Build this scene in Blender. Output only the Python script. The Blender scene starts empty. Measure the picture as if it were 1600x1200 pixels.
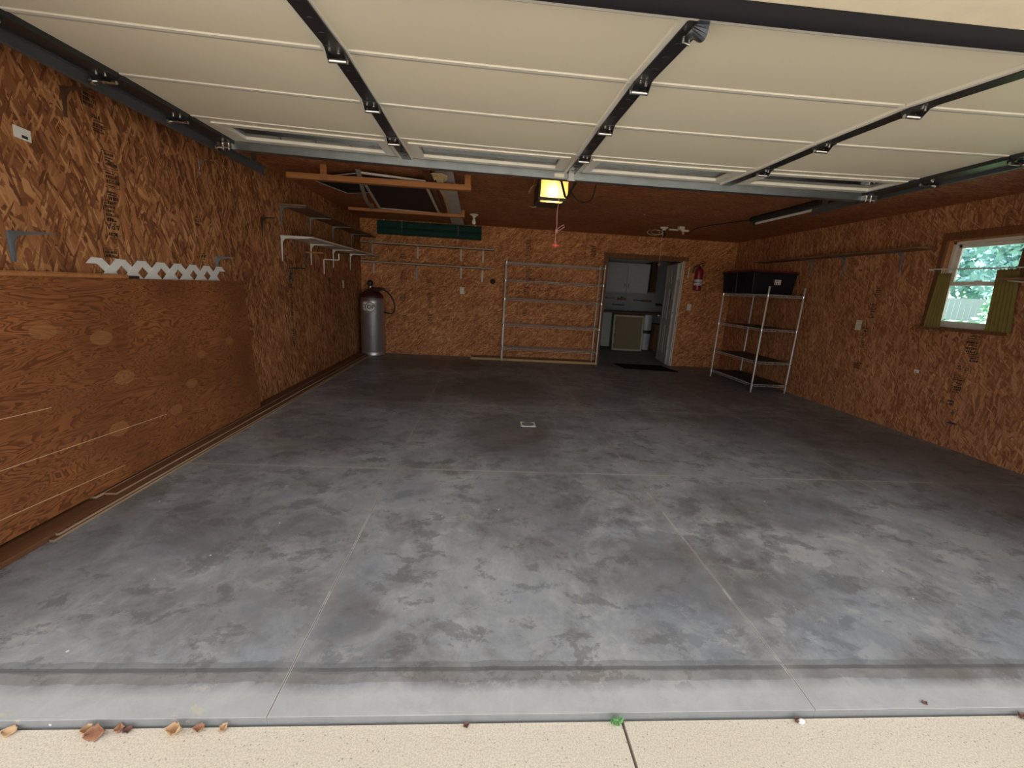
import bpy, bmesh, math, random
from mathutils import Vector, Matrix
random.seed(7)
C = bpy.context.scene.collection
SC = bpy.context.scene

# ------------------------------------------------------------------ camera
YAW, PITCH, ROLL, FPX = -0.0709824, 0.2222095, 0.0566408, 659.3785
CAMZ = 1.3456
cam = bpy.data.cameras.new('camera'); camo = bpy.data.objects.new('camera', cam); C.objects.link(camo)
cam.sensor_fit = 'HORIZONTAL'; cam.sensor_width = 36.0; cam.lens = 36.0 * FPX / 1600.0
cam.clip_start = 0.02; cam.clip_end = 300
def cam_matrix():
    B = Matrix(((1, 0, 0), (0, 0, -1), (0, 1, 0)))
    cy, sy = math.cos(YAW), math.sin(YAW); Rz = Matrix(((cy, sy, 0), (-sy, cy, 0), (0, 0, 1)))
    cp, sp = math.cos(PITCH), math.sin(PITCH); Rx = Matrix(((1, 0, 0), (0, cp, -sp), (0, sp, cp)))
    cr, sr = math.cos(ROLL), math.sin(ROLL); Rr = Matrix(((cr, -sr, 0), (sr, cr, 0), (0, 0, 1)))
    W = (Rr @ Rx @ B @ Rz).transposed()
    W = W @ Matrix(((1, 0, 0), (0, -1, 0), (0, 0, -1)))
    return Matrix.Translation((0, 0, CAMZ)) @ W.to_4x4()
camo.matrix_world = cam_matrix()
SC.camera = camo
# ------------------------------------------------------------------ sky, exposure
w = bpy.data.worlds.new('overcast_sky'); SC.world = w; w.use_nodes = True
bg = w.node_tree.nodes['Background']; bg.inputs[0].default_value = (0.97, 0.985, 1.0, 1); bg.inputs[1].default_value = 1.0
sl = bpy.data.lights.new('sun', 'SUN'); sl.energy = 10.0; sl.angle = math.radians(2.0); sl.color = (1, .96, .88)
so = bpy.data.objects.new('sun', sl); C.objects.link(so); so.rotation_euler = Vector((.28, -.70, -.72)).to_track_quat('-Z', 'Y').to_euler()
SC.view_settings.view_transform = 'Standard'; SC.view_settings.look = 'None'
SC.view_settings.gamma = 1.0; SC.view_settings.use_curve_mapping = False
SC.view_settings.exposure = 1.48
SC.cycles.max_bounces = 10; SC.cycles.diffuse_bounces = 6; SC.cycles.glossy_bounces = 4; SC.cycles.transmission_bounces = 8
SC.cycles.use_denoising = True
SC.cycles.sample_clamp_indirect = 6.0

# ------------------------------------------------------------------ dimensions
XL, XR, YF, YB, ZC = -2.32, 4.766, 1.33, 8.2, 2.436

# ------------------------------------------------------------------ node helpers
class NT:
    def __init__(s, name, rough=0.6, metal=0.0, spec=0.5):
        s.m = bpy.data.materials.new(name); s.m.use_nodes = True
        s.t = s.m.node_tree; s.b = s.t.nodes['Principled BSDF']
        s.b.inputs['Roughness'].default_value = rough; s.b.inputs['Metallic'].default_value = metal
        s.b.inputs['Specular IOR Level'].default_value = spec
    def n(s, kind, **kw):
        x = s.t.nodes.new('ShaderNode' + kind)
        for k, v in kw.items(): setattr(x, k, v)
        return x
    def l(s, a, b): s.t.links.new(a, b)
    def put(s, sock, v):
        if hasattr(v, 'is_output'): s.l(v, sock)
        else: sock.default_value = v
    def obj(s): return s.n('TexCoord').outputs['Object']
    def math(s, op, a, b=0.0, c=0.0):
        x = s.n('Math', operation=op); s.put(x.inputs[0], a); s.put(x.inputs[1], b); s.put(x.inputs[2], c); return x.outputs[0]
    def map(s, v, scale=(1, 1, 1), rot=(0, 0, 0), loc=(0, 0, 0)):
        x = s.n('Mapping'); s.put(x.inputs[0], v); x.inputs['Scale'].default_value = scale
        x.inputs['Rotation'].default_value = rot; x.inputs['Location'].default_value = loc; return x.outputs[0]
    def sep(s, v): x = s.n('SeparateXYZ'); s.l(v, x.inputs[0]); return x.outputs
    def comb(s, a, b, c=0.0):
        x = s.n('CombineXYZ'); s.put(x.inputs[0], a); s.put(x.inputs[1], b); s.put(x.inputs[2], c); return x.outputs[0]
    def noise(s, v, scale, detail=4, rough=0.55, dist=0.0):
        x = s.n('TexNoise'); s.put(x.inputs['Vector'], v); x.inputs['Scale'].default_value = scale
        x.inputs['Detail'].default_value = detail; x.inputs['Roughness'].default_value = rough; x.inputs['Distortion'].default_value = dist
        return x.outputs[0]
    def ramp(s, f, stops):
        x = s.n('ValToRGB'); s.put(x.inputs[0], f); e = x.color_ramp.elements
        while len(e) > 1: e.remove(e[-1])
        e[0].position = stops[0][0]; e[0].color = (*stops[0][1], 1)
        for p, c in stops[1:]: q = e.new(p); q.color = (*c, 1)
        return x.outputs[0]
    def mix(s, f, a, b, mode='MIX'):
        x = s.n('Mix', data_type='RGBA', blend_type=mode); s.put(x.inputs[0], f)
        for i, v in ((6, a), (7, b)):
            if isinstance(v, tuple): v = (*v[:3], 1)
            s.put(x.inputs[i], v)
        return x.outputs[2]
    def mixf(s, f, a, b):
        x = s.n('Mix', data_type='FLOAT'); s.put(x.inputs[0], f); s.put(x.inputs[2], a); s.put(x.inputs[3], b); return x.outputs[0]
    def col(s, v):
        if isinstance(v, tuple): v = (*v[:3], 1)
        s.put(s.b.inputs['Base Color'], v); return s
    def bump(s, h, strength=0.2, dist=0.01):
        x = s.n('Bump'); x.inputs['Strength'].default_value = strength; x.inputs['Distance'].default_value = dist
        s.l(h, x.inputs['Height']); s.l(x.outputs[0], s.b.inputs['Normal']); return s

def plain(name, c, rough=0.6, metal=0.0, spec=0.5, var=0.12, scale=14.0):
    t = NT(name, rough, metal, spec)
    f = t.noise(t.obj(), scale, 3)
    t.col(t.mix(f, tuple(x * (1 - var) for x in c), tuple(min(1, x * (1 + var)) for x in c)))
    return t.m

def osb(name, axes, ang0, tint=(1, 1, 1), cont=1.0, big_=1.0):
    t = NT(name, 0.72, 0, 0.25)
    o = t.sep(t.obj()); u, v = o[axes[0]], o[axes[1]]
    p = t.comb(u, v)
    wob = t.n('TexNoise'); t.l(p, wob.inputs['Vector']); wob.inputs['Scale'].default_value = 9.0; wob.inputs['Detail'].default_value = 3
    vm = t.n('VectorMath', operation='MULTIPLY_ADD'); t.l(wob.outputs[1], vm.inputs[0]); vm.inputs[1].default_value = (.012, .012, 0); t.l(p, vm.inputs[2])
    p2 = vm.outputs[0]
    tone = None
    for i, (a, sx, sy, cut) in enumerate(((ang0, 42, 8, 0), (ang0 + .4, 46, 7.5, .42), (ang0 - .45, 36, 9, .45), (ang0 + 1.1, 34, 10, .62), (ang0 - .85, 38, 9, .6), (ang0 + .12, 54, 7, .5), (ang0 - .2, 105, 13, .68), (ang0 + .7, 120, 16, .78))):
        sx, sy = sx * big_, sy * big_
        r = t.n('VectorRotate', rotation_type='Z_AXIS'); t.l(p2, r.inputs['Vector']); r.inputs['Angle'].default_value = a
        q = t.map(r.outputs[0], (sx, sy, 1), (0, 0, 0), (3.1 * i, 7.7 * i, 0))
        vo = t.n('TexVoronoi'); vo.voronoi_dimensions = '2D'; vo.distance = 'CHEBYCHEV'; vo.inputs['Scale'].default_value = 1.0; vo.inputs['Randomness'].default_value = 1.0
        t.l(q, vo.inputs['Vector'])
        cc = t.n('SeparateColor'); t.l(vo.outputs['Color'], cc.inputs[0])
        gr = t.noise(t.map(q, (1.6, .22, 1)), 1.0, 3)
        val = t.math('ADD', t.math('MULTIPLY', cc.outputs[0], .82), t.math('MULTIPLY', gr, .2))
        # darker rim where a flake ends
        val = t.math('SUBTRACT', val, t.math('MULTIPLY', t.math('GREATER_THAN', vo.outputs['Distance'], .5), .1))
        tone = val if tone is None else t.mixf(t.math('GREATER_THAN', cc.outputs[1], cut), tone, val)
    big = t.noise(p, 1.1, 3)
    tone = t.math('ADD', t.math('MULTIPLY_ADD', tone, cont, .5 - .5 * cont), t.math('MULTIPLY_ADD', big, .5, -.25))
    c = t.ramp(tone, [(.02, (.1, .04, .017)), (.25, (.185, .078, .031)), (.5, (.265, .12, .047)), (.75, (.36, .18, .074)), (1.0, (.52, .3, .135))])
    c = t.mix(1.0, c, tint, 'MULTIPLY')
    # butt joints between sheets: 1.22 m grid, dark hairline
    ju = t.math('LESS_THAN', t.math('ABSOLUTE', t.math('SUBTRACT', t.math('FRACT', t.math('DIVIDE', u, 1.2192)), .5)), .0016)
    c = t.mix(t.math('MULTIPLY', ju, .6), c, (.02, .01, .006))
    t.col(c); t.bump(tone, .25, .004)
    return t.m

def ply():
    t = NT('fir_plywood', 0.55, 0, .35)
    o = t.sep(t.obj()); y, z = o[1], o[2]
    p = t.comb(y, t.math('MULTIPLY', z, 5.0))
    f = t.noise(p, 1.9, 3, .5, 1.2)
    r = t.math('FRACT', t.math('MULTIPLY', f, 17.0))
    line = t.ramp(r, [(.0, (.0,.0,.0)), (.45, (.12,.12,.12)), (.8, (1,1,1)), (.97, (.9,.9,.9)), (1.0, (0,0,0))])
    fine = t.noise(t.comb(y, t.math('MULTIPLY', z, 30)), 3.2, 5)
    c = t.mix(line, (.31, .115, .038), (.105, .03, .009))
    c = t.mix(t.math('MULTIPLY', fine, .18), c, (.36, .16, .055))
    big = t.noise(t.comb(y, z), 1.3, 3)
    c = t.mix(t.ramp(big, [(.38, (0, 0, 0)), (.65, (.7, .7, .7))]), c, (.125, .042, .016))
    # football-shaped veneer patches
    for (py, pz, ry, rz) in ((2.62, .93, .075, .042), (2.72, .67, .075, .045), (2.61, .37, .07, .045), (3.1, .35, .06, .036), (2.3, 1.0, .07, .04), (3.85, .76, .055, .035), (3.46, .7, .05, .03), (3.3, .5, .06, .035)):
        dy = t.math('DIVIDE', t.math('SUBTRACT', y, py), ry); dz = t.math('DIVIDE', t.math('SUBTRACT', z, pz), rz)
        d = t.math('ADD', t.math('MULTIPLY', dy, dy), t.math('MULTIPLY', dz, dz))
        c = t.mix(t.math('MULTIPLY', t.math('LESS_THAN', d, 1.0), .4), c, (.36, .18, .065))
    for (za, yb) in ((.385, 3.0), (.16, 2.6), (.62, 2.25)):
        s = t.math('MULTIPLY', t.math('LESS_THAN', t.math('ABSOLUTE', t.math('SUBTRACT', z, t.math('ADD', za, t.math('MULTIPLY', t.math('SUBTRACT', y, 2.0), -.04)))), .0017), t.math('LESS_THAN', y, yb))
        c = t.mix(s, c, (.62, .42, .25))
    t.col(c); return t.m

def concrete():
    t = NT('stained_concrete', 0.5, 0, .35)
    o = t.obj(); s = t.sep(o); x, y = s[0], s[1]
    n1 = t.noise(o, .75, 5, .6, .4); n2 = t.noise(o, 2.6, 12, .74, .8); n3 = t.noise(t.map(o, (1, 1, 1), loc=(5, 3, 0)), 9, 10, .78, .4)
    f = t.math('ADD', t.math('ADD', t.math('MULTIPLY', n1, .34), t.math('MULTIPLY', n2, .4)), t.math('MULTIPLY', n3, .26))
    c = t.ramp(f, [(.34, (.11, .106, .104)), (.43, (.18, .18, .183)), (.5, (.25, .255, .264)), (.57, (.315, .317, .318)), (.68, (.41, .405, .39))])
    # scuffed pale patches
    pale = t.ramp(t.math('MULTIPLY', n2, n3), [(.285, (0, 0, 0)), (.35, (1, 1, 1))])
    c = t.mix(t.math('MULTIPLY', pale, .5), c, (.34, .335, .31))
    cr = t.noise(t.map(o, (1, 1.25, 1), loc=(1.7, 4.2, 0)), 2.9, 15, .72, .25)
    where = t.ramp(t.noise(t.map(o, (1, 1, 1), loc=(8, 2, 0)), .9, 3), [(.4, (.15, .15, .15)), (.6, (1, 1, 1))])
    c = t.mix(t.math('MULTIPLY', t.math('MULTIPLY', t.ramp(cr, [(.545, (0, 0, 0)), (.575, (1, 1, 1))]), .72), where), c, (.36, .355, .335))
    cr2 = t.noise(t.map(o, (1, 1.4, 1), loc=(6.7, 1.2, 0)), 4.3, 15, .75, .2)
    c = t.mix(t.math('MULTIPLY', t.ramp(cr2, [(.43, (1, 1, 1)), (.465, (0, 0, 0))]), .52), c, (.095, .092, .092))
    # dark oil-brown stains
    n4 = t.noise(t.map(o, (1, 1, 1), loc=(2.3, 9.1, 0)), 1.35, 4, .6, .5)
    dark = t.ramp(n4, [(.53, (0, 0, 0)), (.68, (1, 1, 1))])
    c = t.mix(t.math('MULTIPLY', dark, .6), c, (.085, .074, .066))
    # large oil-brown patches where cars stood
    ew = t.math('MULTIPLY_ADD', n2, 1.5, -.75)
    for (bx, by, rx, ry, k) in ((.28, 3.75, .5, .75, .6), (.2, 5.6, .8, .8, .65), (-.95, 5.3, .7, .8, .55), (-1.35, 3.6, .5, .55, .4), (-1.25, 2.2, .6, .3, .35), (.35, 2.35, .35, .5, .4), (.95, 1.8, .4, .35, .45), (2.0, 2.5, .6, .35, .45), (2.9, 4.2, .8, .9, .4), (4.0, 3.6, .7, 1.2, .4), (3.2, 6.0, 1.2, .9, .4), (-1.0, 7.3, 1.2, .6, .45), (1.6, 5.4, .5, .4, .35), (-.9, 1.6, .45, .22, .3)):
        dx = t.math('DIVIDE', t.math('SUBTRACT', x, bx), rx); dy = t.math('DIVIDE', t.math('SUBTRACT', y, by), ry)
        d = t.math('ADD', t.math('ADD', t.math('MULTIPLY', dx, dx), t.math('MULTIPLY', dy, dy)), ew)
        mr_ = t.n('MapRange'); t.l(d, mr_.inputs[0]); mr_.inputs[1].default_value = 1.25; mr_.inputs[2].default_value = .45
        c = t.mix(t.math('MULTIPLY', mr_.outputs[0], k), c, (.088, .077, .07))
    bl = t.noise(t.map(o, (1, 1, 1), loc=(7, 1, 0)), 1.8, 3)
    c = t.mix(t.math('MULTIPLY', t.ramp(bl, [(.5, (0, 0, 0)), (.7, (1, 1, 1))]), .35), c, (.2, .225, .265))
    # worn wet-weather strip outside the door line, dirt line along the door
    e = t.math('MULTIPLY_ADD', t.noise(t.map(o, (1, .3, 1)), 5, 5), .05, -.025)
    yy = t.math('ADD', y, e)
    mr = t.n('MapRange'); t.l(yy, mr.inputs[0]); mr.inputs[1].default_value = 1.215; mr.inputs[2].default_value = 1.17
    c = t.mix(t.math('MULTIPLY', mr.outputs[0], .8), c, t.mix(n3, (.32, .32, .315), (.45, .445, .435)))
    dl = t.math('LESS_THAN', t.math('ABSOLUTE', t.math('SUBTRACT', t.math('MULTIPLY_ADD', e, .25, y), 1.262)), .008)
    c = t.mix(t.math('MULTIPLY', dl, .6), c, (.06, .058, .055))
    db = t.math('LESS_THAN', t.math('ABSOLUTE', t.math('SUBTRACT', t.math('ADD', e, y), 1.235)), .022)
    c = t.mix(t.math('MULTIPLY', db, .4), c, (.13, .105, .08))
    dk = t.math('LESS_THAN', t.math('ABSOLUTE', t.math('SUBTRACT', t.math('ADD', e, y), 1.272)), .022)
    c = t.mix(t.math('MULTIPLY', dk, .35), c, (.08, .08, .08))
    # dust-filled control joints with paler scuffed margins
    w1 = t.math('MULTIPLY_ADD', t.noise(o, 6, 4), .02, -.01)
    def joint(a, pos, half, colr, k, lim=None):
        d = t.math('ABSOLUTE', t.math('ADD', t.math('SUBTRACT', a, pos), w1))
        m = t.math('LESS_THAN', d, half)
        if lim is not None: m = t.math('MULTIPLY', m, lim)
        return t.math('MULTIPLY', m, k), colr
    gap = t.math('ADD', .4, t.math('MULTIPLY', t.math('GREATER_THAN', t.noise(o, 2.2, 3), .47), .5))
    crumb = t.math('ADD', .5, t.math('MULTIPLY', t.math('GREATER_THAN', t.noise(t.map(o, (1, 1, 1), loc=(4, 6, 0)), 3.1, 6, .65), .54), .5))
    for a, pos in ((x, -.632), (x, 1.187), (x, 3.035), (y, 2.951), (y, 4.746), (y, 6.614)):
        d = t.math('ABSOLUTE', t.math('ADD', t.math('SUBTRACT', a, pos), t.math('MULTIPLY', w1, 3)))
        halo = t.n('MapRange'); t.l(d, halo.inputs[0]); halo.inputs[1].default_value = .1; halo.inputs[2].default_value = .0
        c = t.mix(t.math('MULTIPLY', t.math('MULTIPLY', halo.outputs[0], n3), .5), c, (.3, .285, .26))
        d2 = t.math('ABSOLUTE', t.math('ADD', t.math('SUBTRACT', a, pos), t.math('MULTIPLY', w1, .5)))
        c = t.mix(t.math('MULTIPLY', t.math('LESS_THAN', d2, .006 if a is y else .0045), gap if a is y else crumb), c, (.54, .51, .46))
        c = t.mix(t.math('MULTIPLY', t.math('LESS_THAN', d2, .0022), .75), c, (.07, .06, .05))
    lip = t.math('LESS_THAN', s[2], -.009)
    c = t.mix(t.math('MULTIPLY', lip, .85), c, t.mix(n3, (.13, .135, .135), (.26, .26, .25)))
    bp = t.math('MULTIPLY', t.math('GREATER_THAN', t.noise(t.map(o, (1, 1.6, 1), loc=(3, 3, 0)), 5.5, 8, .7), .63), t.math('LESS_THAN', y, 1.2))
    c = t.mix(t.math('MULTIPLY', bp, .5), c, (.5, .41, .3))
    # specks of grit
    vo = t.n('TexVoronoi'); t.l(o, vo.inputs['Vector']); vo.inputs['Scale'].default_value = 6.5
    cs = t.n('SeparateColor'); t.l(vo.outputs['Color'], cs.inputs[0])
    sp = t.math('MULTIPLY', t.math('LESS_THAN', vo.outputs['Distance'], .035), t.math('GREATER_THAN', cs.outputs[0], .6))
    c = t.mix(sp, c, (.6, .58, .54))
    t.col(c)
    t.put(t.b.inputs['Roughness'], t.mixf(n2, .38, .68))
    t.bump(n3, .12, .004)
    return t.m

def aggregate():
    t = NT('pale_driveway_concrete', 0.85, 0, .2)
    o = t.obj()
    n1 = t.noise(o, 1.5, 4); n2 = t.noise(o, 60, 4, .7); n3 = t.noise(t.map(o, (1, 7, 1)), 25, 4)
    c = t.mix(n1, (.53, .455, .36), (.62, .55, .455))
    c = t.mix(t.math('MULTIPLY', n2, .45), c, (.68, .61, .51))
    n5 = t.noise(o, 190, 3, .7)
    c = t.mix(t.ramp(n5, [(.42, (.45, .45, .45)), (.56, (0, 0, 0))]), c, (.3, .25, .19))
    c = t.mix(t.math('MULTIPLY', t.math('GREATER_THAN', n3, .62), .35), c, (.42, .35, .26))
    vo = t.n('TexVoronoi'); t.l(o, vo.inputs['Vector']); vo.inputs['Scale'].default_value = 120
    cs = t.n('SeparateColor'); t.l(vo.outputs['Color'], cs.inputs[0])
    sp = t.math('MULTIPLY', t.math('LESS_THAN', vo.outputs['Distance'], .3), t.math('GREATER_THAN', cs.outputs[0], .93))
    c = t.mix(t.math('MULTIPLY', sp, .6), c, (.17, .14, .11))
    t.col(c); t.bump(n2, .3, .003)
    return t.m

def wood(name, c1, c2, axis=1, sc=1.0, rough=.6):
    t = NT(name, rough, 0, .3)
    o = t.obj(); s = [30 * sc, 30 * sc, 30 * sc]; s[axis] = 1.4 * sc
    f = t.noise(t.map(o, tuple(s)), 1.0, 5, .6, .6)
    t.col(t.ramp(f, [(.3, c1), (.7, c2)])); return t.m

def metal(name, c, rough=.35, var=.2, met=1.0):
    t = NT(name, rough, met, .5)
    f = t.noise(t.obj(), 7, 5, .65)
    t.col(t.mix(f, tuple(x * (1 - var) for x in c), tuple(min(1, x * (1 + var)) for x in c)))
    t.put(t.b.inputs['Roughness'], t.mixf(f, max(.05, rough - .1), rough + .15)); return t.m

def glass(name, tint=(.9, .97, .97)):
    m = bpy.data.materials.new(name); m.use_nodes = True; nt = m.node_tree; nt.nodes.clear()
    out = nt.nodes.new('ShaderNodeOutputMaterial'); tr = nt.nodes.new('ShaderNodeBsdfTransparent'); gl = nt.nodes.new('ShaderNodeBsdfGlossy')
    fr = nt.nodes.new('ShaderNodeFresnel'); mx = nt.nodes.new('ShaderNodeMixShader')
    tr.inputs[0].default_value = (*tint, 1); gl.inputs['Roughness'].default_value = .03; fr.inputs[0].default_value = 1.3
    nt.links.new(fr.outputs[0], mx.inputs[0]); nt.links.new(tr.outputs[0], mx.inputs[1]); nt.links.new(gl.outputs[0], mx.inputs[2]); nt.links.new(mx.outputs[0], out.inputs[0])
    return m

def mesh_screen(name, c=(.012, .012, .014), k=.85):
    m = bpy.data.materials.new(name); m.use_nodes = True; nt = m.node_tree; b = nt.nodes['Principled BSDF']
    b.inputs['Base Color'].default_value = (*c, 1); b.inputs['Roughness'].default_value = .7; b.inputs['Alpha'].default_value = k
    return m

M = {}
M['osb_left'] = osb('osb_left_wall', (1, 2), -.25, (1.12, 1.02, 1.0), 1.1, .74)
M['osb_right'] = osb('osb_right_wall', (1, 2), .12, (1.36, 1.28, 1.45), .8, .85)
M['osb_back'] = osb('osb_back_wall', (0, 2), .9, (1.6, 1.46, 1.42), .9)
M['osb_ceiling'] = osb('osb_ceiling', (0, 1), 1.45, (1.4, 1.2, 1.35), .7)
M['concrete'] = concrete(); M['driveway'] = aggregate(); M['ply'] = ply()
M['casing'] = wood('stained_pine_casing', (.11, .045, .018), (.2, .085, .033), 2)
M['beam'] = wood('pine_batten', (.3, .12, .04), (.43, .19, .07), 0)
M['hardboard'] = wood('brown_hardboard', (.105, .045, .02), (.17, .075, .034), 1, .7)
M['hardboard_edge'] = wood('worn_board_edge', (.26, .17, .1), (.4, .29, .19), 1)
M['shelfwood'] = wood('shelf_board', (.16, .08, .04), (.26, .14, .075), 1)
M['stick'] = wood('raw_pine', (.4, .25, .1), (.56, .38, .18), 0)
M['cream'] = plain('cream_steel', (.76, .715, .585), .5, 0, .3, .04, 2.5)
M['creamrail'] = plain('cream_rail', (.72, .70, .64), .45, 0, .35, .06, 9)
M['seamshade'] = plain('grey_seam_shade', (.40, .395, .37), .45, 0, .35, .06, 9)  # cream steel in shade along the seams, painted as grey
M['dark_steel'] = metal('dark_stile_steel', (.026, .027, .03), .38, .3, .35)
M['galv'] = metal('galvanised_steel', (.3, .345, .375), .36, .25)
M['dark_galv'] = metal('dull_track_steel', (.10, .108, .12), .5, .2, .3)
M['shelfsteel'] = plain('grey_shelf_bracket_paint', (.5, .48, .45), .45)
M['edgegrey'] = plain('grey_shelf_edge', (.36, .32, .28), .6)
M['zinc'] = metal('bright_zinc', (.6, .6, .6), .25, .2)
M['chrome'] = metal('chromed_wire', (.58, .56, .52), .3, .1, .3)
M['rubber'] = plain('black_rubber', (.012, .012, .017), .5, 0, .4)
M['black'] = plain('black_plastic', (.016, .016, .018), .5)
M['darkgrey'] = plain('charcoal_enamel', (.03, .028, .027), .45)
M['white'] = plain('white_enamel', (.62, .6, .55), .4)
M['vinyl'] = plain('white_vinyl', (.7, .7, .68), .4)
M['greybracket'] = metal('grey_bracket_steel', (.2, .23, .26), .45, .15, .6)
M['blackiron'] = plain('black_iron', (.02, .016, .014), .55)
M['white_frame'] = plain('white_aluminium_frame', (.6, .58, .54), .45)
M['screen'] = mesh_screen('dark_insect_mesh', (.014, .015, .018), .93)
M['greyboard'] = plain('grey_faced_board', (.52, .51, .51), .6, 0, .3, .1, 5)
M['foam'] = plain('beige_torn_foam', (.62, .48, .27), .8)
M['trimgrey'] = plain('grey_flexible_trim', (.33, .3, .27), .6)
M['blind'] = plain('dark_green_fabric', (.012, .045, .035), .8, 0, .2, .2, 30)
M['tank'] = metal('silver_painted_steel', (.5, .5, .5), .36, .2, .85)
M['tankred'] = plain('dark_red_enamel', (.05, .01, .013), .45)
M['red'] = plain('red_enamel', (.24, .012, .022), .35)
M['cordpink'] = plain('pink_red_cord', (.5, .22, .2), .8)
M['redplastic'] = plain('red_plastic', (.6, .035, .03), .4)
M['paper'] = plain('white_paper', (.72, .71, .68), .7)
M['ink'] = plain('black_ink', (.015, .013, .012), .8)
M['faintink'] = plain('faded_stamp_ink', (.02, .011, .007), .85)
M['purple'] = plain('purple_sticker', (.05, .03, .1), .5)
M['tote'] = plain('black_navy_plastic', (.007, .008, .013), .45, 0, .3)
M['maroon'] = plain('maroon_plastic', (.14, .02, .025), .45)
M['liner'] = plain('dark_shelf_liner', (.05, .043, .04), .6)
M['curtain'] = plain('mustard_curtain_cloth', (.2, .15, .045), .9, 0, .1, .15, 20)
M['ivory'] = plain('ivory_plastic', (.62, .57, .45), .45)
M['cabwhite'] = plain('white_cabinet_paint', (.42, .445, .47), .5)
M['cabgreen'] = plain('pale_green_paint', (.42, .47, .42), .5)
M['worktop'] = wood('dark_worktop', (.08, .04, .025), (.14, .075, .045), 0)
M['darkwood'] = wood('dark_wood', (.05, .025, .015), (.1, .05, .03), 2)
M['toolwood'] = wood('tool_handle_wood', (.16, .07, .035), (.26, .12, .06), 0)
M['canvas'] = plain('tan_mesh_panel', (.24, .19, .11), .8)
M['creamwood'] = plain('cream_frame_wood', (.58, .5, .34), .6)
M['cardboard'] = plain('brown_cardboard', (.26, .14, .075), .85)
M['bucket'] = plain('white_bucket_plastic', (.6, .62, .66), .4)
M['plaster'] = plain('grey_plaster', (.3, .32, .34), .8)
M['rug'] = plain('black_door_mat', (.018, .016, .017), .95, 0, .1, .3, 60)
M['sash'] = plain('off_white_window_vinyl', (.66, .6, .52), .45)
M['glass'] = glass('window_glass')
M['doorpaint'] = plain('off_white_door_paint', (.55, .53, .48), .45, 0, .4, .04)
M['leafbrown'] = plain('dry_brown_leaf', (.33, .17, .1), .8, 0, .2, .3, 60)
M['leafpale'] = plain('dry_tan_leaf', (.52, .34, .2), .8, 0, .2, .3, 60)
M['leafred'] = plain('dry_maroon_leaf', (.15, .075, .06), .8, 0, .2, .3, 60)
M['weed'] = plain('fresh_green_weed', (.1, .32, .08), .6)
M['gravel'] = plain('pale_gravel_ground', (.36, .34, .3), .95, 0, .1, .2, 8)
M['lawn'] = plain('lawn_green', (.12, .24, .09), .95, 0, .1, .3, 4)
M['foliage'] = plain('tree_foliage', (.24, .42, .3), .8, 0, .2, .35, 1.2)
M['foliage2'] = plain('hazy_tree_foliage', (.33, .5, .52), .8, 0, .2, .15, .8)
M['bark'] = plain('tree_bark', (.12, .09, .07), .9)
M['palefence'] = plain('pale_grey_fence_paint', (.3, .33, .35), .7)
M['siding'] = plain('cream_siding', (.72, .66, .52), .6)
M['shingle'] = plain('roof_grey', (.12, .11, .11), .9)

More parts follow.
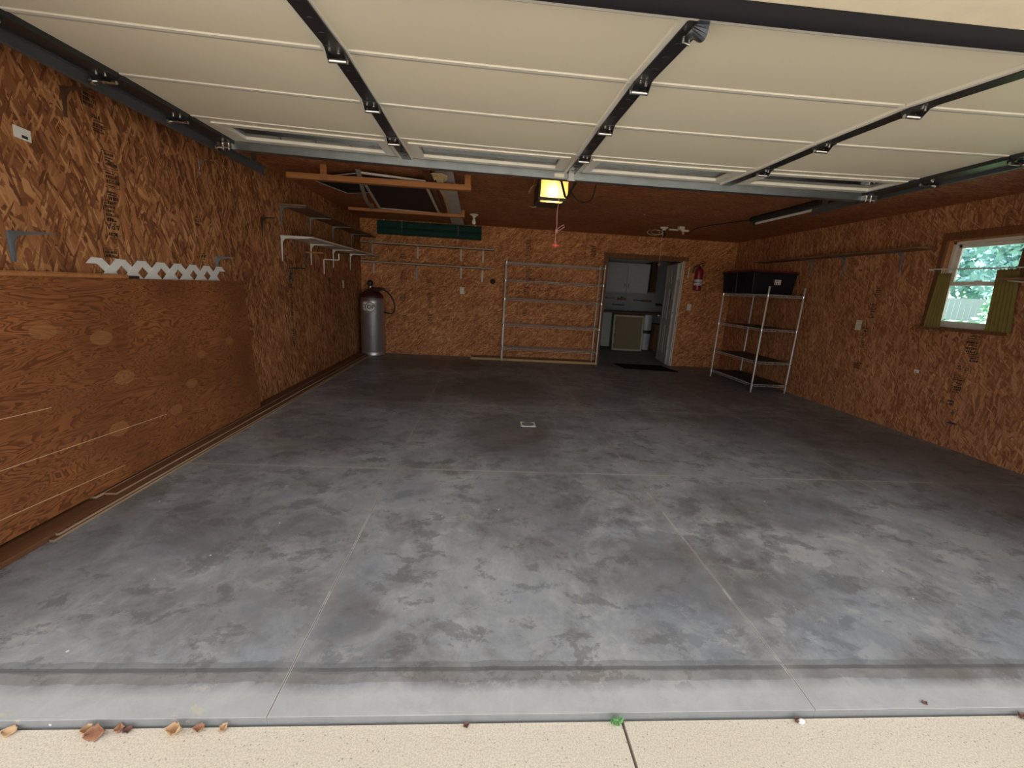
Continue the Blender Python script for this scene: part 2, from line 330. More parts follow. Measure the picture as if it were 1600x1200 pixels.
# ------------------------------------------------------------------ mesh builder
class MB:
    def __init__(s): s.b = bmesh.new()
    def add(s, vs, fs):
        v = [s.b.verts.new(Vector(p)) for p in vs]
        for f in fs:
            try: s.b.faces.new([v[i] for i in f])
            except ValueError: pass
        return v
    def bx(s, x0, x1, y0, y1, z0, z1):
        if x0 > x1: x0, x1 = x1, x0
        if y0 > y1: y0, y1 = y1, y0
        if z0 > z1: z0, z1 = z1, z0
        s.add([(x0, y0, z0), (x1, y0, z0), (x1, y1, z0), (x0, y1, z0), (x0, y0, z1), (x1, y0, z1), (x1, y1, z1), (x0, y1, z1)],
              [(0, 3, 2, 1), (4, 5, 6, 7), (0, 1, 5, 4), (1, 2, 6, 5), (2, 3, 7, 6), (3, 0, 4, 7)]); return s
    def hexa(s, a, b):   # two quads (4 pts each) joined
        s.add(list(a) + list(b), [(3, 2, 1, 0), (4, 5, 6, 7), (0, 1, 5, 4), (1, 2, 6, 5), (2, 3, 7, 6), (3, 0, 4, 7)]); return s
    def tube(s, pts, r, n=8, caps=True, closed=False):
        pts = [Vector(p) for p in pts]; m = len(pts); rs = r if isinstance(r, (list, tuple)) else [r] * m
        rings = []; up = None
        for i, p in enumerate(pts):
            a = pts[(i - 1) % m] if (closed or i > 0) else p; c = pts[(i + 1) % m] if (closed or i < m - 1) else p
            d = (c - a)
            d = d.normalized() if d.length > 1e-9 else Vector((0, 0, 1))
            if up is None:
                up = Vector((0, 0, 1)) if abs(d.z) < .9 else Vector((1, 0, 0))
            e1 = d.cross(up)
            if e1.length < 1e-6: e1 = d.cross(Vector((0, 1, 0)))
            e1.normalize(); e2 = e1.cross(d).normalized(); up = e2
            rings.append([s.b.verts.new(p + (e1 * math.cos(2 * math.pi * k / n) + e2 * math.sin(2 * math.pi * k / n)) * rs[i]) for k in range(n)])
        for i in range(m if closed else m - 1):
            A, B = rings[i], rings[(i + 1) % m]
            for k in range(n): s.b.faces.new((A[k], B[k], B[(k + 1) % n], A[(k + 1) % n]))
        if caps and not closed:
            s.b.faces.new(rings[0]); s.b.faces.new(rings[-1][::-1])
        return s
    def lathe(s, prof, c=(0, 0, 0), n=32, axis='z'):
        c = Vector(c); rings = []
        for r, h in prof:
            ring = []
            for k in range(n):
                a = 2 * math.pi * k / n; u, v = r * math.cos(a), r * math.sin(a)
                ring.append(s.b.verts.new(c + (Vector((u, v, h)) if axis == 'z' else Vector((u, h, v)) if axis == 'y' else Vector((h, u, v)))))
            rings.append(ring)
        for A, B in zip(rings, rings[1:]):
            for k in range(n): s.b.faces.new((A[k], A[(k + 1) % n], B[(k + 1) % n], B[k]))
        s.b.faces.new(rings[0][::-1]); s.b.faces.new(rings[-1]); return s
    def prism(s, poly, d):   # 3-D polygon extruded by vector d
        d = Vector(d); n = len(poly); P = [Vector(p) for p in poly]
        s.add(P + [p + d for p in P], [tuple(range(n))[::-1], tuple(range(n, 2 * n))] + [(i, (i + 1) % n, n + (i + 1) % n, n + i) for i in range(n)]); return s
    def ball(s, c, r, n=12, sq=(1, 1, 1)):
        m = Matrix.Translation(c) @ Matrix.Diagonal((sq[0], sq[1], sq[2], 1))
        bmesh.ops.create_uvsphere(s.b, u_segments=n * 2, v_segments=n, radius=r, matrix=m); return s
    def rot(s, ang, axis, c):
        bmesh.ops.rotate(s.b, verts=s.b.verts, cent=Vector(c), matrix=Matrix.Rotation(ang, 3, axis)); return s
    def build(s, name, mat, parent=None, loc=None, bevel=0.0, smooth=False, seg=2):
        bmesh.ops.recalc_face_normals(s.b, faces=s.b.faces)
        o0 = Vector(loc) if loc is not None else (root_loc(parent) if parent else Vector((0, 0, 0)))
        bmesh.ops.translate(s.b, verts=s.b.verts, vec=-o0)
        me = bpy.data.meshes.new(name); s.b.to_mesh(me); s.b.free()
        if smooth:
            for p in me.polygons: p.use_smooth = True
            try: me.set_sharp_from_angle(angle=math.radians(40))
            except Exception: pass
        me.materials.append(M[mat] if isinstance(mat, str) else mat)
        o = bpy.data.objects.new(name, me); C.objects.link(o)
        if parent: o.parent = parent
        elif loc is not None: o.location = loc
        if bevel:
            b = o.modifiers.new('bevel', 'BEVEL'); b.width = bevel; b.segments = seg; b.limit_method = 'ANGLE'; b.angle_limit = math.radians(35)
        return o
def root_loc(o):
    while o.parent: o = o.parent
    return Vector(o.location)
def tag(o, label=None, cat=None, group=None, kind=None):
    if label: o['label'] = label
    if cat: o['category'] = cat
    if group: o['group'] = group
    if kind: o['kind'] = kind
    return o
def thing(name, loc, label, cat, group=None):
    o = bpy.data.objects.new(name, None); C.objects.link(o); o.location = loc; o.empty_display_size = .05
    return tag(o, label, cat, group)
def struct(name, mb, mat, parent=None, **k):
    o = mb.build(name, mat, parent, **k)
    if not parent: o['kind'] = 'structure'
    return o
def box(*a): return MB().bx(*a)
def dup(root, loc, label, rotz=None, group=None):
    r = root.copy(); C.objects.link(r); r.location = loc; r['label'] = label
    if rotz is not None: r.rotation_euler = (0, 0, rotz)
    if group: r['group'] = group
    for ch in list(root.children):
        c = ch.copy(); C.objects.link(c); c.parent = r
        for g in list(ch.children):
            d = g.copy(); C.objects.link(d); d.parent = c
    return r
def text_mesh(body, size, depth=.0008, font_w=1.0):
    cu = bpy.data.curves.new('lettering', 'FONT'); cu.body = body; cu.size = size; cu.extrude = depth; cu.align_x = 'CENTER'; cu.align_y = 'CENTER'
    cu.offset = size * .012
    ob = bpy.data.objects.new('lettering', cu); C.objects.link(ob)
    dg = bpy.context.evaluated_depsgraph_get(); me = bpy.data.meshes.new_from_object(ob.evaluated_get(dg))
    bpy.data.objects.remove(ob); return me
def text(mb, body, size, origin, ux, uy, depth=.0008, sx=1.0, bend=None):
    me = text_mesh(body, size, depth); ux, uy = Vector(ux).normalized(), Vector(uy).normalized(); n = ux.cross(uy); o = Vector(origin)
    vs = []
    for v in me.vertices:
        if bend: vs.append(bend(v.co.x * sx, v.co.y, v.co.z))
        else: vs.append(o + ux * v.co.x * sx + uy * v.co.y + n * v.co.z)
    mb.add(vs, [tuple(p.vertices) for p in me.polygons]); bpy.data.meshes.remove(me); return mb

# ================================================================== SETTING
floor = struct('floor', MB().bx(XL - .1, XR + .1, 1.262, 8.29, -.12, 0).hexa(
    [(-3.2, 1.10, -.12), (5.2, 1.10, -.12), (5.2, 1.262, -.12), (-3.2, 1.262, -.12)], [(-3.2, 1.10, -.006), (5.2, 1.10, -.006), (5.2, 1.262, 0), (-3.2, 1.262, 0)]), 'concrete')
drive = MB().bx(-9, .502, -22, 1.09, -.13, -.032).bx(.512, 8.0, -22, 1.09, -.13, -.032)
struct('driveway', drive, 'driveway')
struct('ground', MB().bx(-60, 60, -60, 60, -.24, -.2), 'gravel')
struct('lawn_ground', MB().bx(8.6, 60, 4, 60, -.2, -.14), 'lawn')
wl = struct('wall_left', box(XL - .12, XL, YF - .1, YB + .12, 0, ZC), 'osb_left')
ceil = struct('ceiling', box(XL - .12, XR + .12, YF - .25, YB + .12, ZC, ZC + .1), 'osb_ceiling')
# right wall with the window hole y 3.70..4.33, z 1.20..2.08
WY0, WY1, WZ0, WZ1 = 3.66, 4.33, 1.20, 2.08
wr = struct('wall_right', MB().bx(XR, XR + .12, YF - .1, WY0, 0, ZC).bx(XR, XR + .12, WY1, YB + .12, 0, ZC).bx(XR, XR + .12, WY0, WY1, 0, WZ0).bx(XR, XR + .12, WY0, WY1, WZ1, ZC), 'osb_right')
# back wall with the doorway x 2.27..3.74, z 0..2.03
DX0, DX1, DZ = 2.27, 3.745, 2.035
wb = struct('wall_back', MB().bx(XL - .12, DX0, YB, YB + .1, 0, ZC).bx(DX1, XR + .12, YB, YB + .1, 0, ZC).bx(DX0, DX1, YB, YB + .1, DZ, ZC), 'osb_back')
# front wall around the overhead door opening x -1.92..3.14, z 0..2.25
struct('wall_front', MB().bx(XL - .12, -1.93, 1.1, YF, 0, ZC).bx(3.15, XR + .12, 1.1, YF, 0, ZC).bx(-1.93, 3.15, 1.1, YF, 2.16, ZC), 'osb_left')
tr = MB().bx(-1.93, 3.15, .97, YF - .03, 2.135, 2.16).bx(-1.93, -1.90, 1.02, YF + .02, 0, 2.135).bx(3.12, 3.15, 1.02, YF + .02, 0, 2.135)
struct('trim_1', tr, 'siding', bevel=.004)
ex = MB().bx(-3.6, -1.95, .98, 1.1, -.02, 3.0).bx(3.17, 6.2, .98, 1.1, -.02, 3.0).bx(-1.95, 3.17, .98, 1.1, 2.16, 3.0)
struct('wall_exterior', ex, 'siding')
struct('roof', MB().bx(-3.8, 6.4, .5, 12, 3.0, 3.1), 'shingle')
# stepped light dado joint on the back wall corner trims
struct('baseboard_back', box(-.25, DX0 - .09, YB - .022, YB, 0, .045), 'casing')
# doorway casing + leaf
d1 = MB().bx(DX0 - .08, DX0, YB - .02, YB, 0, DZ + .075).bx(DX0, DX1 + .085, YB - .02, YB, DZ, DZ + .075)
door1 = struct('door_1', d1, 'casing', bevel=.003)
MB().bx(DX1 + .012, DX1 + .03, YB - .014, YB + .1, 0, DZ).bx(DX1 - .02, DX1 + .002, YB - .004, YB + .1, 0, DZ).build('jamb', 'doorpaint', door1, bevel=.002)
MB().bx(DX0 - .004, DX0 + .012, YB - .012, YB + .1, 0, DZ).bx(DX0, DX1, YB, YB + .1, DZ - .015, DZ).build('frame', 'casing', door1)
def door_leaf():
    W_, H_, T_ = .80, 2.0, .035
    m = MB(); st = .11; mid = .09
    rows = ((.2, .78), (.9, 1.52), (1.62, 1.9))
    # stiles and rails in front of a thinner core, so the six panels are recessed with raised fields
    m.bx(0, W_, .008, T_ - .008, .01, H_)
    xs = ((0, st), (W_ / 2 - mid / 2, W_ / 2 + mid / 2), (W_ - st, W_))
    for a, b in xs: m.bx(a, b, 0, T_, .01, H_)
    zz = [.01] + [z for r in rows for z in r] + [H_]
    for i in range(0, len(zz), 2): m.bx(st, W_ - st, 0, T_, zz[i], zz[i + 1])
    for a, b in rows:
        for x0, x1 in ((st, W_ / 2 - mid / 2), (W_ / 2 + mid / 2, W_ - st)):
            m.bx(x0 + .03, x1 - .03, .002, T_ - .002, a + .03, b - .03)
    return m
piv = Vector((DX1 - .022, YB + .1, 0)); ang = math.radians(81)
m = door_leaf(); bmesh.ops.rotate(m.b, verts=m.b.verts, cent=(0, 0, 0), matrix=Matrix.Rotation(ang, 3, 'Z')); bmesh.ops.translate(m.b, verts=m.b.verts, vec=piv)
leaf = m.build('leaf', 'doorpaint', door1)
dirv = Vector((math.cos(ang), math.sin(ang), 0)); nrm = Vector((-dirv.y, dirv.x, 0))
kp = piv + dirv * .73 + Vector((0, 0, .95))
for s in (1, -1):
    MB().tube([kp, kp + nrm * .05 * s + nrm * (.035 if s > 0 else 0), kp + nrm * (.06 * s + (.035 if s > 0 else 0)), kp + nrm * (.085 * s + (.035 if s > 0 else 0))], [.012, .012, .028, .02], 12).build('knob', 'zinc', leaf, smooth=True)
for z in (.25, 1.02, 1.75):
    MB().tube([(piv.x + .006, piv.y + .008, z - .05), (piv.x + .006, piv.y + .008, z + .05)], .009, 8).bx(piv.x - .028, piv.x + .004, piv.y - .001, piv.y + .003, z - .05, z + .05).build('hinge', 'zinc', door1)

# ------------------------------------------------------------------ window_1 in the right wall
wt = MB().bx(XR - .016, XR, WY1, WY1 + .05, WZ0 - .02, WZ1 + .06).bx(XR - .016, XR, WY0 - .05, WY0, WZ0 - .02, WZ1 + .06).bx(XR - .018, XR, WY0 - .05, WY1 + .05, WZ1, WZ1 + .075).bx(XR - .05, XR + .1, WY0 - .06, WY1 + .06, WZ0 - .03, WZ0)
win = struct('window_1', wt, 'casing', bevel=.003)
MB().bx(XR, XR + .12, WY1 - .012, WY1, WZ0, WZ1).bx(XR, XR + .12, WY0, WY0 + .012, WZ0, WZ1).bx(XR, XR + .12, WY0, WY1, WZ1 - .012, WZ1).build('window_liner', 'beam', win)
a0, a1, b0, b1 = WY0 + .012, WY1 - .012, WZ0, WZ1 - .012
fx0, fx1 = XR + .05, XR + .115
MB().bx(fx0, fx1, a1 - .03, a1, b0, b1).bx(fx0, fx1, a0, a0 + .03, b0, b1).bx(fx0, fx1, a0, a1, b1 - .03, b1).bx(fx0, fx1, a0, a1, b0, b0 + .03).build('window_frame', 'sash', win, bevel=.003)
def sash(x, z0, z1, nm):
    q = .035
    s = MB().bx(x, x + .025, a0 + .03, a0 + .03 + q, z0, z1).bx(x, x + .025, a1 - .03 - q, a1 - .03, z0, z1).bx(x, x + .025, a0 + .03, a1 - .03, z0, z0 + q).bx(x, x + .025, a0 + .03, a1 - .03, z1 - q, z1).build(nm, 'sash', win, bevel=.003)
    MB().bx(x + .009, x + .013, a0 + .03 + q, a1 - .03 - q, z0 + q, z1 - q).build('pane', 'glass', s)
    return s
sash(fx0 + .03, 1.625, b1 - .03, 'sash')
lo = sash(fx0 + .002, b0 + .03, 1.665, 'sash')
MB().bx(fx0 - .012, fx0 + .004, 3.955, 4.025, 1.662, 1.675).build('latch', 'white', lo)

# ------------------------------------------------------------------ room behind the doorway
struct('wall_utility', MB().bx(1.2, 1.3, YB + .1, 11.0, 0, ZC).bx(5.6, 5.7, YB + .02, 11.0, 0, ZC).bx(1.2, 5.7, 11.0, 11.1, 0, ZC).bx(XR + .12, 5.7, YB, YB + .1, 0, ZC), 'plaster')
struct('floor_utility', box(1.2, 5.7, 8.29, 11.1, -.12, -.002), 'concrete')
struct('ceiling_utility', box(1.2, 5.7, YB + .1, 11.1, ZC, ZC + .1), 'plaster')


# ================================================================== OVERHEAD GARAGE DOOR (raised, hanging under the ceiling)
GX0, GW = -1.872, 4.96
GV = [(1.447, 2.221), (1.967, 2.266), (2.496, 2.277), (3.015, 2.275), (3.555, 2.275)]
def gpt(u, v, dz=0.0):
    """u in stile units 0..4, v in section units 0..4 -> world point on the door's underside (the long door sags in its middle)."""
    i = max(0, min(3, int(v))); f = v - i
    y = GV[i][0] + (GV[i + 1][0] - GV[i][0]) * f; z = GV[i][1] + (GV[i + 1][1] - GV[i][1]) * f
    t = u / 2 - 1
    return Vector((GX0 + GW * u / 4, y, z - .005 * u * 1.24 - (.035 if v <= 3 else .035 - .013 * (v - 3)) * (1 - t * t) + dz))
gd = thing('garage_door', (GX0 + GW / 2, 2.5, 2.27), 'large cream sectional garage door raised flat overhead with dark steel stiles', 'garage door')
gd['kind'] = 'thing'
def gstrip(m, u0, u1, v0, v1, za, zb, n=None):
    """slab between u0..u1, v0..v1 from za to zb relative to the underside, following the sag"""
    n = n or max(1, int(abs(u1 - u0) * 6))
    for k in range(n):
        a, b = u0 + (u1 - u0) * k / n, u0 + (u1 - u0) * (k + 1) / n
        m.hexa([gpt(a, v0, za), gpt(b, v0, za), gpt(b, v1, za), gpt(a, v1, za)], [gpt(a, v0, zb), gpt(b, v0, zb), gpt(b, v1, zb), gpt(a, v1, zb)])
    return m
UM = .062 / 1.24   # u per 6.2 cm
VM = .01 / .53
for k in range(4):
    e0, e1 = k + .006, k + .994
    m = MB()
    if k < 3: gstrip(m, 0, 4, k + .078, e1, .004, .045)
    else:
        gstrip(m, 0, 4, k + .078, k + .16, .004, .045); gstrip(m, 0, 4, k + .80, e1, .004, .045)
        for u in range(5): gstrip(m, max(0, u - .06), min(4, u + .06), k + .16, k + .80, .004, .045, 1)
    sec = m.build('door_section', 'cream', gd, smooth=True)
    r = MB(); gstrip(r, 0, 4, k + .010, k + .046, .0, .04); r.build('section_rail', 'creamrail', sec, smooth=True)
    r = MB(); gstrip(r, 0, 4, k + .046, k + .078, .003, .04); r.build('seam_shade_strip', 'seamshade', sec, smooth=True)  # flush strip: shade of the curved section edge put into its colour
    if k == 3:
        for u in range(4):
            f = MB(); i0, i1, j0, j1 = u + .06, u + .94, 3.16, 3.80
            gstrip(f, i0, i1, j0, j0 + .09, -.004, .03); gstrip(f, i0, i1, j1 - .09, j1, -.004, .03)
            gstrip(f, i0, i0 + .05, j0 + .09, j1 - .09, -.004, .03, 1); gstrip(f, i1 - .05, i1, j0 + .09, j1 - .09, -.004, .03, 1)
            wf = f.build('window_frame', 'creamrail', sec, smooth=True)
            g = MB(); gstrip(g, i0 + .05, i1 - .05, j0 + .09, j1 - .09, .016, .02); g.build('pane', 'glass', sec)
            b = MB()   # sunburst bars behind the glass
            cx = (i0 + i1) / 2; yb = j1 - .1
            for du in (-.3, -.1, .1, .3):
                b.hexa([gpt(cx + du * .35 - .008, yb, .022), gpt(cx + du * .35 + .008, yb, .022), gpt(cx + du * 1.15 + .008, j0 + .09, .022), gpt(cx + du * 1.15 - .008, j0 + .09, .022)],
                       [gpt(cx + du * .35 - .008, yb, .028), gpt(cx + du * .35 + .008, yb, .028), gpt(cx + du * 1.15 + .008, j0 + .09, .028), gpt(cx + du * 1.15 - .008, j0 + .09, .028)])
            b.build('sunburst_bar', 'white_frame', sec)
    # stiles
    for u in range(5):
        s = MB(); h = UM * .53
        if 0 < u < 4:
            gstrip(s, u - h, u + h, e0, e1, -.012, .006, 1)
            for q in (.3, .5, .7):   # pressed half-moon tabs
                pc = gpt(u, k + q, -.013); s.tube([pc + Vector((.012 * math.cos(a), .009 * math.sin(a), 0)) for a in [math.pi * (1 + i / 6) for i in range(7)]], .0012, 5)
            st = s.build('stile', 'dark_steel', gd)
            l = MB(); gstrip(l, u - h - .017, u - h, e0, e1, -.008, .012, 1); gstrip(l, u + h, u + h + .006, e0, e1, -.006, .012, 1)
            l.build('stile_flange', 'creamrail', st)
        else:
            a, b = (-.085, .004) if u == 0 else (3.915, 4.01)
            gstrip(s, a, b, e0, e1, -.02, .012, 1); s.build('stile', 'dark_steel', gd)
# hinges
def hinge_at(u, v, end=False):
    p = gpt(u, v); d = (gpt(u, v + .1) - gpt(u, v - .1)).normalized()
    m = MB(); w2 = .034; z0 = -.014
    if end: p = p + Vector((-.05, 0, 0)); w2 = .03
    m.bx(p.x - w2, p.x + w2, p.y - .055, p.y + .006, p.z + z0 - .004, p.z + z0)
    m.bx(p.x - w2, p.x + w2, p.y + .012, p.y + .06, p.z + z0 - .003, p.z + z0)
    for sx in (-1, 1):
        x = p.x + sx * w2
        m.prism([(x, p.y - .03, p.z + z0), (x, p.y + .035, p.z + z0), (x, p.y + .022, p.z + z0 - .03), (x, p.y + .004, p.z + z0 - .03)], (.003 * sx, 0, 0))
    m.build('hinge', 'dark_steel', gd)
    b = MB().tube([(p.x - w2 - .004, p.y + .012, p.z + z0 - .024), (p.x + w2 + .004, p.y + .012, p.z + z0 - .024)], .0085, 10)
    for bx_, by_ in ((-.014, -.042), (.014, -.026), (0, .048)):
        b.tube([(p.x + bx_, p.y + by_, p.z + z0 - .003), (p.x + bx_, p.y + by_, p.z + z0 - .014)], .0055, 6)
    b.build('hinge_pin', 'zinc', gd, smooth=True)
    if end:
        s = -1 if u == 0 else 1
        MB().tube([(p.x, p.y + .012, p.z + z0 - .024), (p.x + s * .075, p.y + .012, p.z + z0 - .024)], .005, 8).tube([(p.x + s * .066, p.y + .012, p.z + z0 - .024), (p.x + s * .084, p.y + .012, p.z + z0 - .024)], .02, 14).build('roller', 'zinc', gd, smooth=True)
for v in (1, 2, 3):
    for u in range(5): hinge_at(u, v, u in (0, 4))
# top roller brackets beside the strut
for u, s in ((0, -1), (4, 1)):
    p = gpt(u, 3.9, -.02) + Vector((-.05, 0, 0))
    m = MB().bx(p.x - .05, p.x + .05, p.y - .05, p.y + .05, p.z - .004, p.z).bx(p.x - .05, p.x - .046, p.y - .05, p.y + .05, p.z - .04, p.z).bx(p.x + .046, p.x + .05, p.y - .05, p.y + .05, p.z - .04, p.z)
    m.build('roller_bracket', 'zinc', gd)
    m = MB().tube([(p.x - s * .04, p.y, p.z - .025), (p.x + s * .085, p.y, p.z - .025)], .0055, 8).tube([(p.x + s * .062, p.y, p.z - .025), (p.x + s * .084, p.y, p.z - .025)], .021, 14)
    m.build('roller', 'zinc', gd, smooth=True)
    for q in (-.02, .02): MB().tube([(p.x + q, p.y - .025, p.z), (p.x + q, p.y - .025, p.z - .045)], .005, 6).build('bolt', 'zinc', gd)
# galvanised strut along the top edge
m = MB(); gstrip(m, .0, 3.96, 3.87, 3.89, -.054, .0); gstrip(m, .0, 3.96, 3.89, 4.0, -.054, -.05); gstrip(m, .0, 3.96, 3.98, 4.0, -.054, .0)
strut = m.build('strut', 'galv', gd, smooth=True)
p = gpt(1.96, 3.868, -.03); box(p.x - .075, p.x - .002, p.y - .002, p.y, p.z - .012, p.z + .014).build('label_plate', 'ivory', strut)
p = gpt(2.0, 3.86, -.02); MB().bx(p.x - .02, p.x + .02, p.y - .02, p.y + .01, p.z - .04, p.z + .02).tube([(p.x - .03, p.y - .012, p.z - .04), (p.x + .03, p.y - .012, p.z - .04)], .006, 8).build('arm_bracket', 'zinc', gd)
# bottom rail, weather seal, lift handle, sticker
m = MB(); gstrip(m, -.06, 4, -.06, .012, -.012, .05); m.build('bottom_rail', 'creamrail', gd, smooth=True)
m = MB(); n = 24
for k in range(n):
    a, b = 4 * k / n, 4 * (k + 1) / n
    prof = [(-.045, -.012), (-.075, -.038), (-.14, -.036), (-.185, -.008), (-.16, .03), (-.09, .045), (-.045, .045)]
    A = [gpt(a, 0, z) + Vector((0, y * .7, 0)) for y, z in prof]; B = [gpt(b, 0, z) + Vector((0, y * .7, 0)) for y, z in prof]
    for i in range(len(prof) - 1): m.add([A[i], B[i], B[i + 1], A[i + 1]], [(0, 1, 2, 3)])
bmesh.ops.remove_doubles(m.b, verts=m.b.verts, dist=.0004); m.build('weather_seal', 'rubber', gd, smooth=True)
m = MB(); N = 12
for k in range(N):
    def hp(t):
        p = gpt(2, -.02 + .26 * t); wd = .026 + .012 * math.sin(math.pi * min(1, t * 1.6)); bul = -.016 - .03 * math.sin(math.pi * min(1, t * 1.15)) ** 2 if t < .87 else -.016
        return p, wd, bul
    (p, wd, bl), (q, we, bm_) = hp(k / N), hp((k + 1) / N)
    m.hexa([(p.x - wd * .2, p.y, p.z - .016), (p.x + wd, p.y, p.z + bl), (q.x + we, q.y, q.z + bm_), (q.x - we * .2, q.y, q.z - .016)],
           [(p.x - wd * .2, p.y, p.z - .012), (p.x + wd, p.y, p.z + bl + .004), (q.x + we, q.y, q.z + bm_ + .004), (q.x - we * .2, q.y, q.z - .012)])
m.build('lift_handle', 'galv', gd, smooth=True)
p = gpt(2.0, .16, -.016); MB().tube([p + Vector((-.012, .0, -.004)), p + Vector((-.012, .0, -.02)), p + Vector((.012, .01, -.02)), p + Vector((.012, .01, -.004))], .004, 6).build('latch_loop', 'zinc', gd)
m = MB(); gstrip(m, 2.06, 2.155, 2.88, 2.955, .0095, .0115, 1); m.build('sticker', 'purple', gd)

# ------------------------------------------------------------------ horizontal tracks, each hung from the ceiling by two angle straps
def track(x, s, label):
    t = thing('door_track', (x, 2.8, 2.2), label, 'track', 'door tracks'); z = 2.222; y0, y1 = 1.5, 4.25
    m = MB().bx(x + s * .028, x + s * .031, y0, y1, z - .005, z + .05).bx(x + s * .004, x + s * .031, y0, y1, z - .008, z - .005).bx(x - s * .012, x + s * .031, y0, y1, z + .05, z + .053)
    # curve down towards the jamb
    pts = [(1.5 - .1 * math.sin(a), .38 * (1 - math.cos(a))) for a in [i * math.pi / 12 for i in range(7)]]
    for (ya, za), (yb, zb) in zip(pts, pts[1:]):
        m.hexa([(x + s * .028, ya, z - za - .005), (x + s * .031, ya, z - za - .005), (x + s * .031, yb, z - zb - .005), (x + s * .028, yb, z - zb - .005)],
               [(x + s * .028, ya, z - za + .05), (x + s * .031, ya, z - za + .05), (x + s * .031, yb + .02, z - zb + .05), (x + s * .028, yb + .02, z - zb + .05)])
    m.bx(x + s * .026, x + s * .031, YF + .01, YF + .075, .05, z - .36)
    m.build('rail', 'dark_galv', t)
    for y in (2.3, 4.1):
        MB().bx(x + s * .032, x + s * .036, y, y + .035, z + .01, ZC).bx(x + s * .036, x + s * .06, y, y + .004, z + .01, ZC).build('hanger', 'galv', t)
track(-2.008, -1, 'galvanised overhead door track along the left wall')
track(3.13, 1, 'galvanised overhead door track on the window side of the garage')

# ------------------------------------------------------------------ opener
op = thing('garage_door_opener', (.6, 4.5, 2.19), 'garage door opener with glowing amber lamp cover hanging from the ceiling', 'door opener')
ox0, ox1, oz0, oz1 = .455, .745, 2.183, 2.39
MB().bx(ox0 + .005, ox1 - .005, 4.42, 4.78, oz0 + .02, oz1).build('motor_housing', 'darkgrey', op, bevel=.012)
lens = bpy.data.materials.new('amber_lamp_cover'); lens.use_nodes = True; nt = lens.node_tree; nt.nodes.clear()
o_ = nt.nodes.new('ShaderNodeOutputMaterial'); tl = nt.nodes.new('ShaderNodeBsdfTranslucent'); tl.inputs[0].default_value = (.95, .68, .28, 1)
df = nt.nodes.new('ShaderNodeBsdfDiffuse'); df.inputs[0].default_value = (.7, .5, .25, 1); mx = nt.nodes.new('ShaderNodeMixShader'); mx.inputs[0].default_value = .2
nt.links.new(tl.outputs[0], mx.inputs[1]); nt.links.new(df.outputs[0], mx.inputs[2]); nt.links.new(mx.outputs[0], o_.inputs[0])
m = MB(); nz = 12
prof = [(oz1, 4.425), (oz1, 4.31), (oz1 - .03, 4.302), (oz0 + .05, 4.298), (oz0 + .03, 4.298)]
for i in range(len(prof) - 1):
    (za, ya), (zb, yb) = prof[i], prof[i + 1]
    m.add([(ox0 + .02, ya, za), (ox1 - .01, ya, za), (ox1 - .01, yb, zb), (ox0 + .02, yb, zb)], [(0, 1, 2, 3)])
for x in (ox1 - .01,):
    m.add([(x, 4.425, oz1), (x, 4.31, oz1), (x, 4.298, oz0 + .04), (x, 4.425, oz0 + .04)], [(0, 1, 2, 3)])
# glowing curved underside lip
m.add([(ox0 + .02, 4.30, oz0 - .001), (ox1 - .05, 4.30, oz0 - .001), (ox1 - .06, 4.36, oz0 - .003), (ox0 + .03, 4.36, oz0 - .003)], [(0, 1, 2, 3)])
m.build('lamp_cover', lens, op)
m = MB().bx(ox0, ox0 + .02, 4.296, 4.425, oz0 + .0, oz1 + .004).bx(ox0, ox1 - .02, 4.292, 4.30, oz0 + .0, oz0 + .03).bx(ox0, ox1 - .02, 4.362, 4.425, oz0 - .003, oz0 + .003)
m.build('cover_frame', 'darkgrey', op, bevel=.003)
m = MB()
for i in range(9): m.bx(ox0 + .075 + i * .021, ox0 + .079 + i * .021, 4.2945, 4.2975, oz0 + .044, oz0 + .05)
m.build('vent_slot', 'black', op)
bulbm = bpy.data.materials.new('lit_bulb'); bulbm.use_nodes = True; nt = bulbm.node_tree; nt.nodes.clear()
o_ = nt.nodes.new('ShaderNodeOutputMaterial'); em = nt.nodes.new('ShaderNodeEmission'); em.inputs[0].default_value = (1, .7, .36, 1); em.inputs[1].default_value = 48
nt.links.new(em.outputs[0], o_.inputs[0])
MB().ball((.6, 4.375, oz0 + .075), .028, 8).build('bulb', bulbm, op, smooth=True)
for x in (.5, .7): MB().bx(x - .012, x + .012, 4.5, 4.503, oz1 - .02, ZC).build('hanging_strap', 'galv', op)
MB().bx(.575, .625, YF + .02, 4.45, 2.392, 2.396).bx(.598, .602, YF + .02, 4.45, 2.396, 2.42).build('rail', 'darkgrey', op)
MB().bx(.57, .63, 3.93, 4.05, 2.355, 2.392).build('trolley', 'blackiron', op, bevel=.004)
MB().tube([(.6, 4.0, 2.36), (.62, 3.97, 2.27), (.645, 3.9, 2.15), (.655, 3.84, 2.125), (.665, 3.72, 2.17), (.675, 3.56, 2.20)], .011, 6).build('door_arm', 'blackiron', op)
cd = [(.598, 3.96, 2.36)] + [(.598 + .004 * math.sin(i * 1.7), 3.955, 2.36 - .64 * i / 12) for i in range(1, 13)]
c1 = MB().tube(cd, .003, 6).tube([(.6, 3.955, 1.875), (.63, 3.955, 1.905), (.665, 3.955, 1.925), (.67, 3.955, 1.905), (.635, 3.955, 1.88), (.6, 3.955, 1.865)], .0035, 6).ball((.6, 3.955, 1.868), .012, 6, (1, 1, 1.4))
rc = c1.build('release_cord', 'cordpink', op)
MB().bx(.572, .632, 3.948, 3.962, 1.738, 1.752).bx(.588, .616, 3.943, 3.967, 1.732, 1.758).build('cord_handle', 'redplastic', rc, bevel=.003)
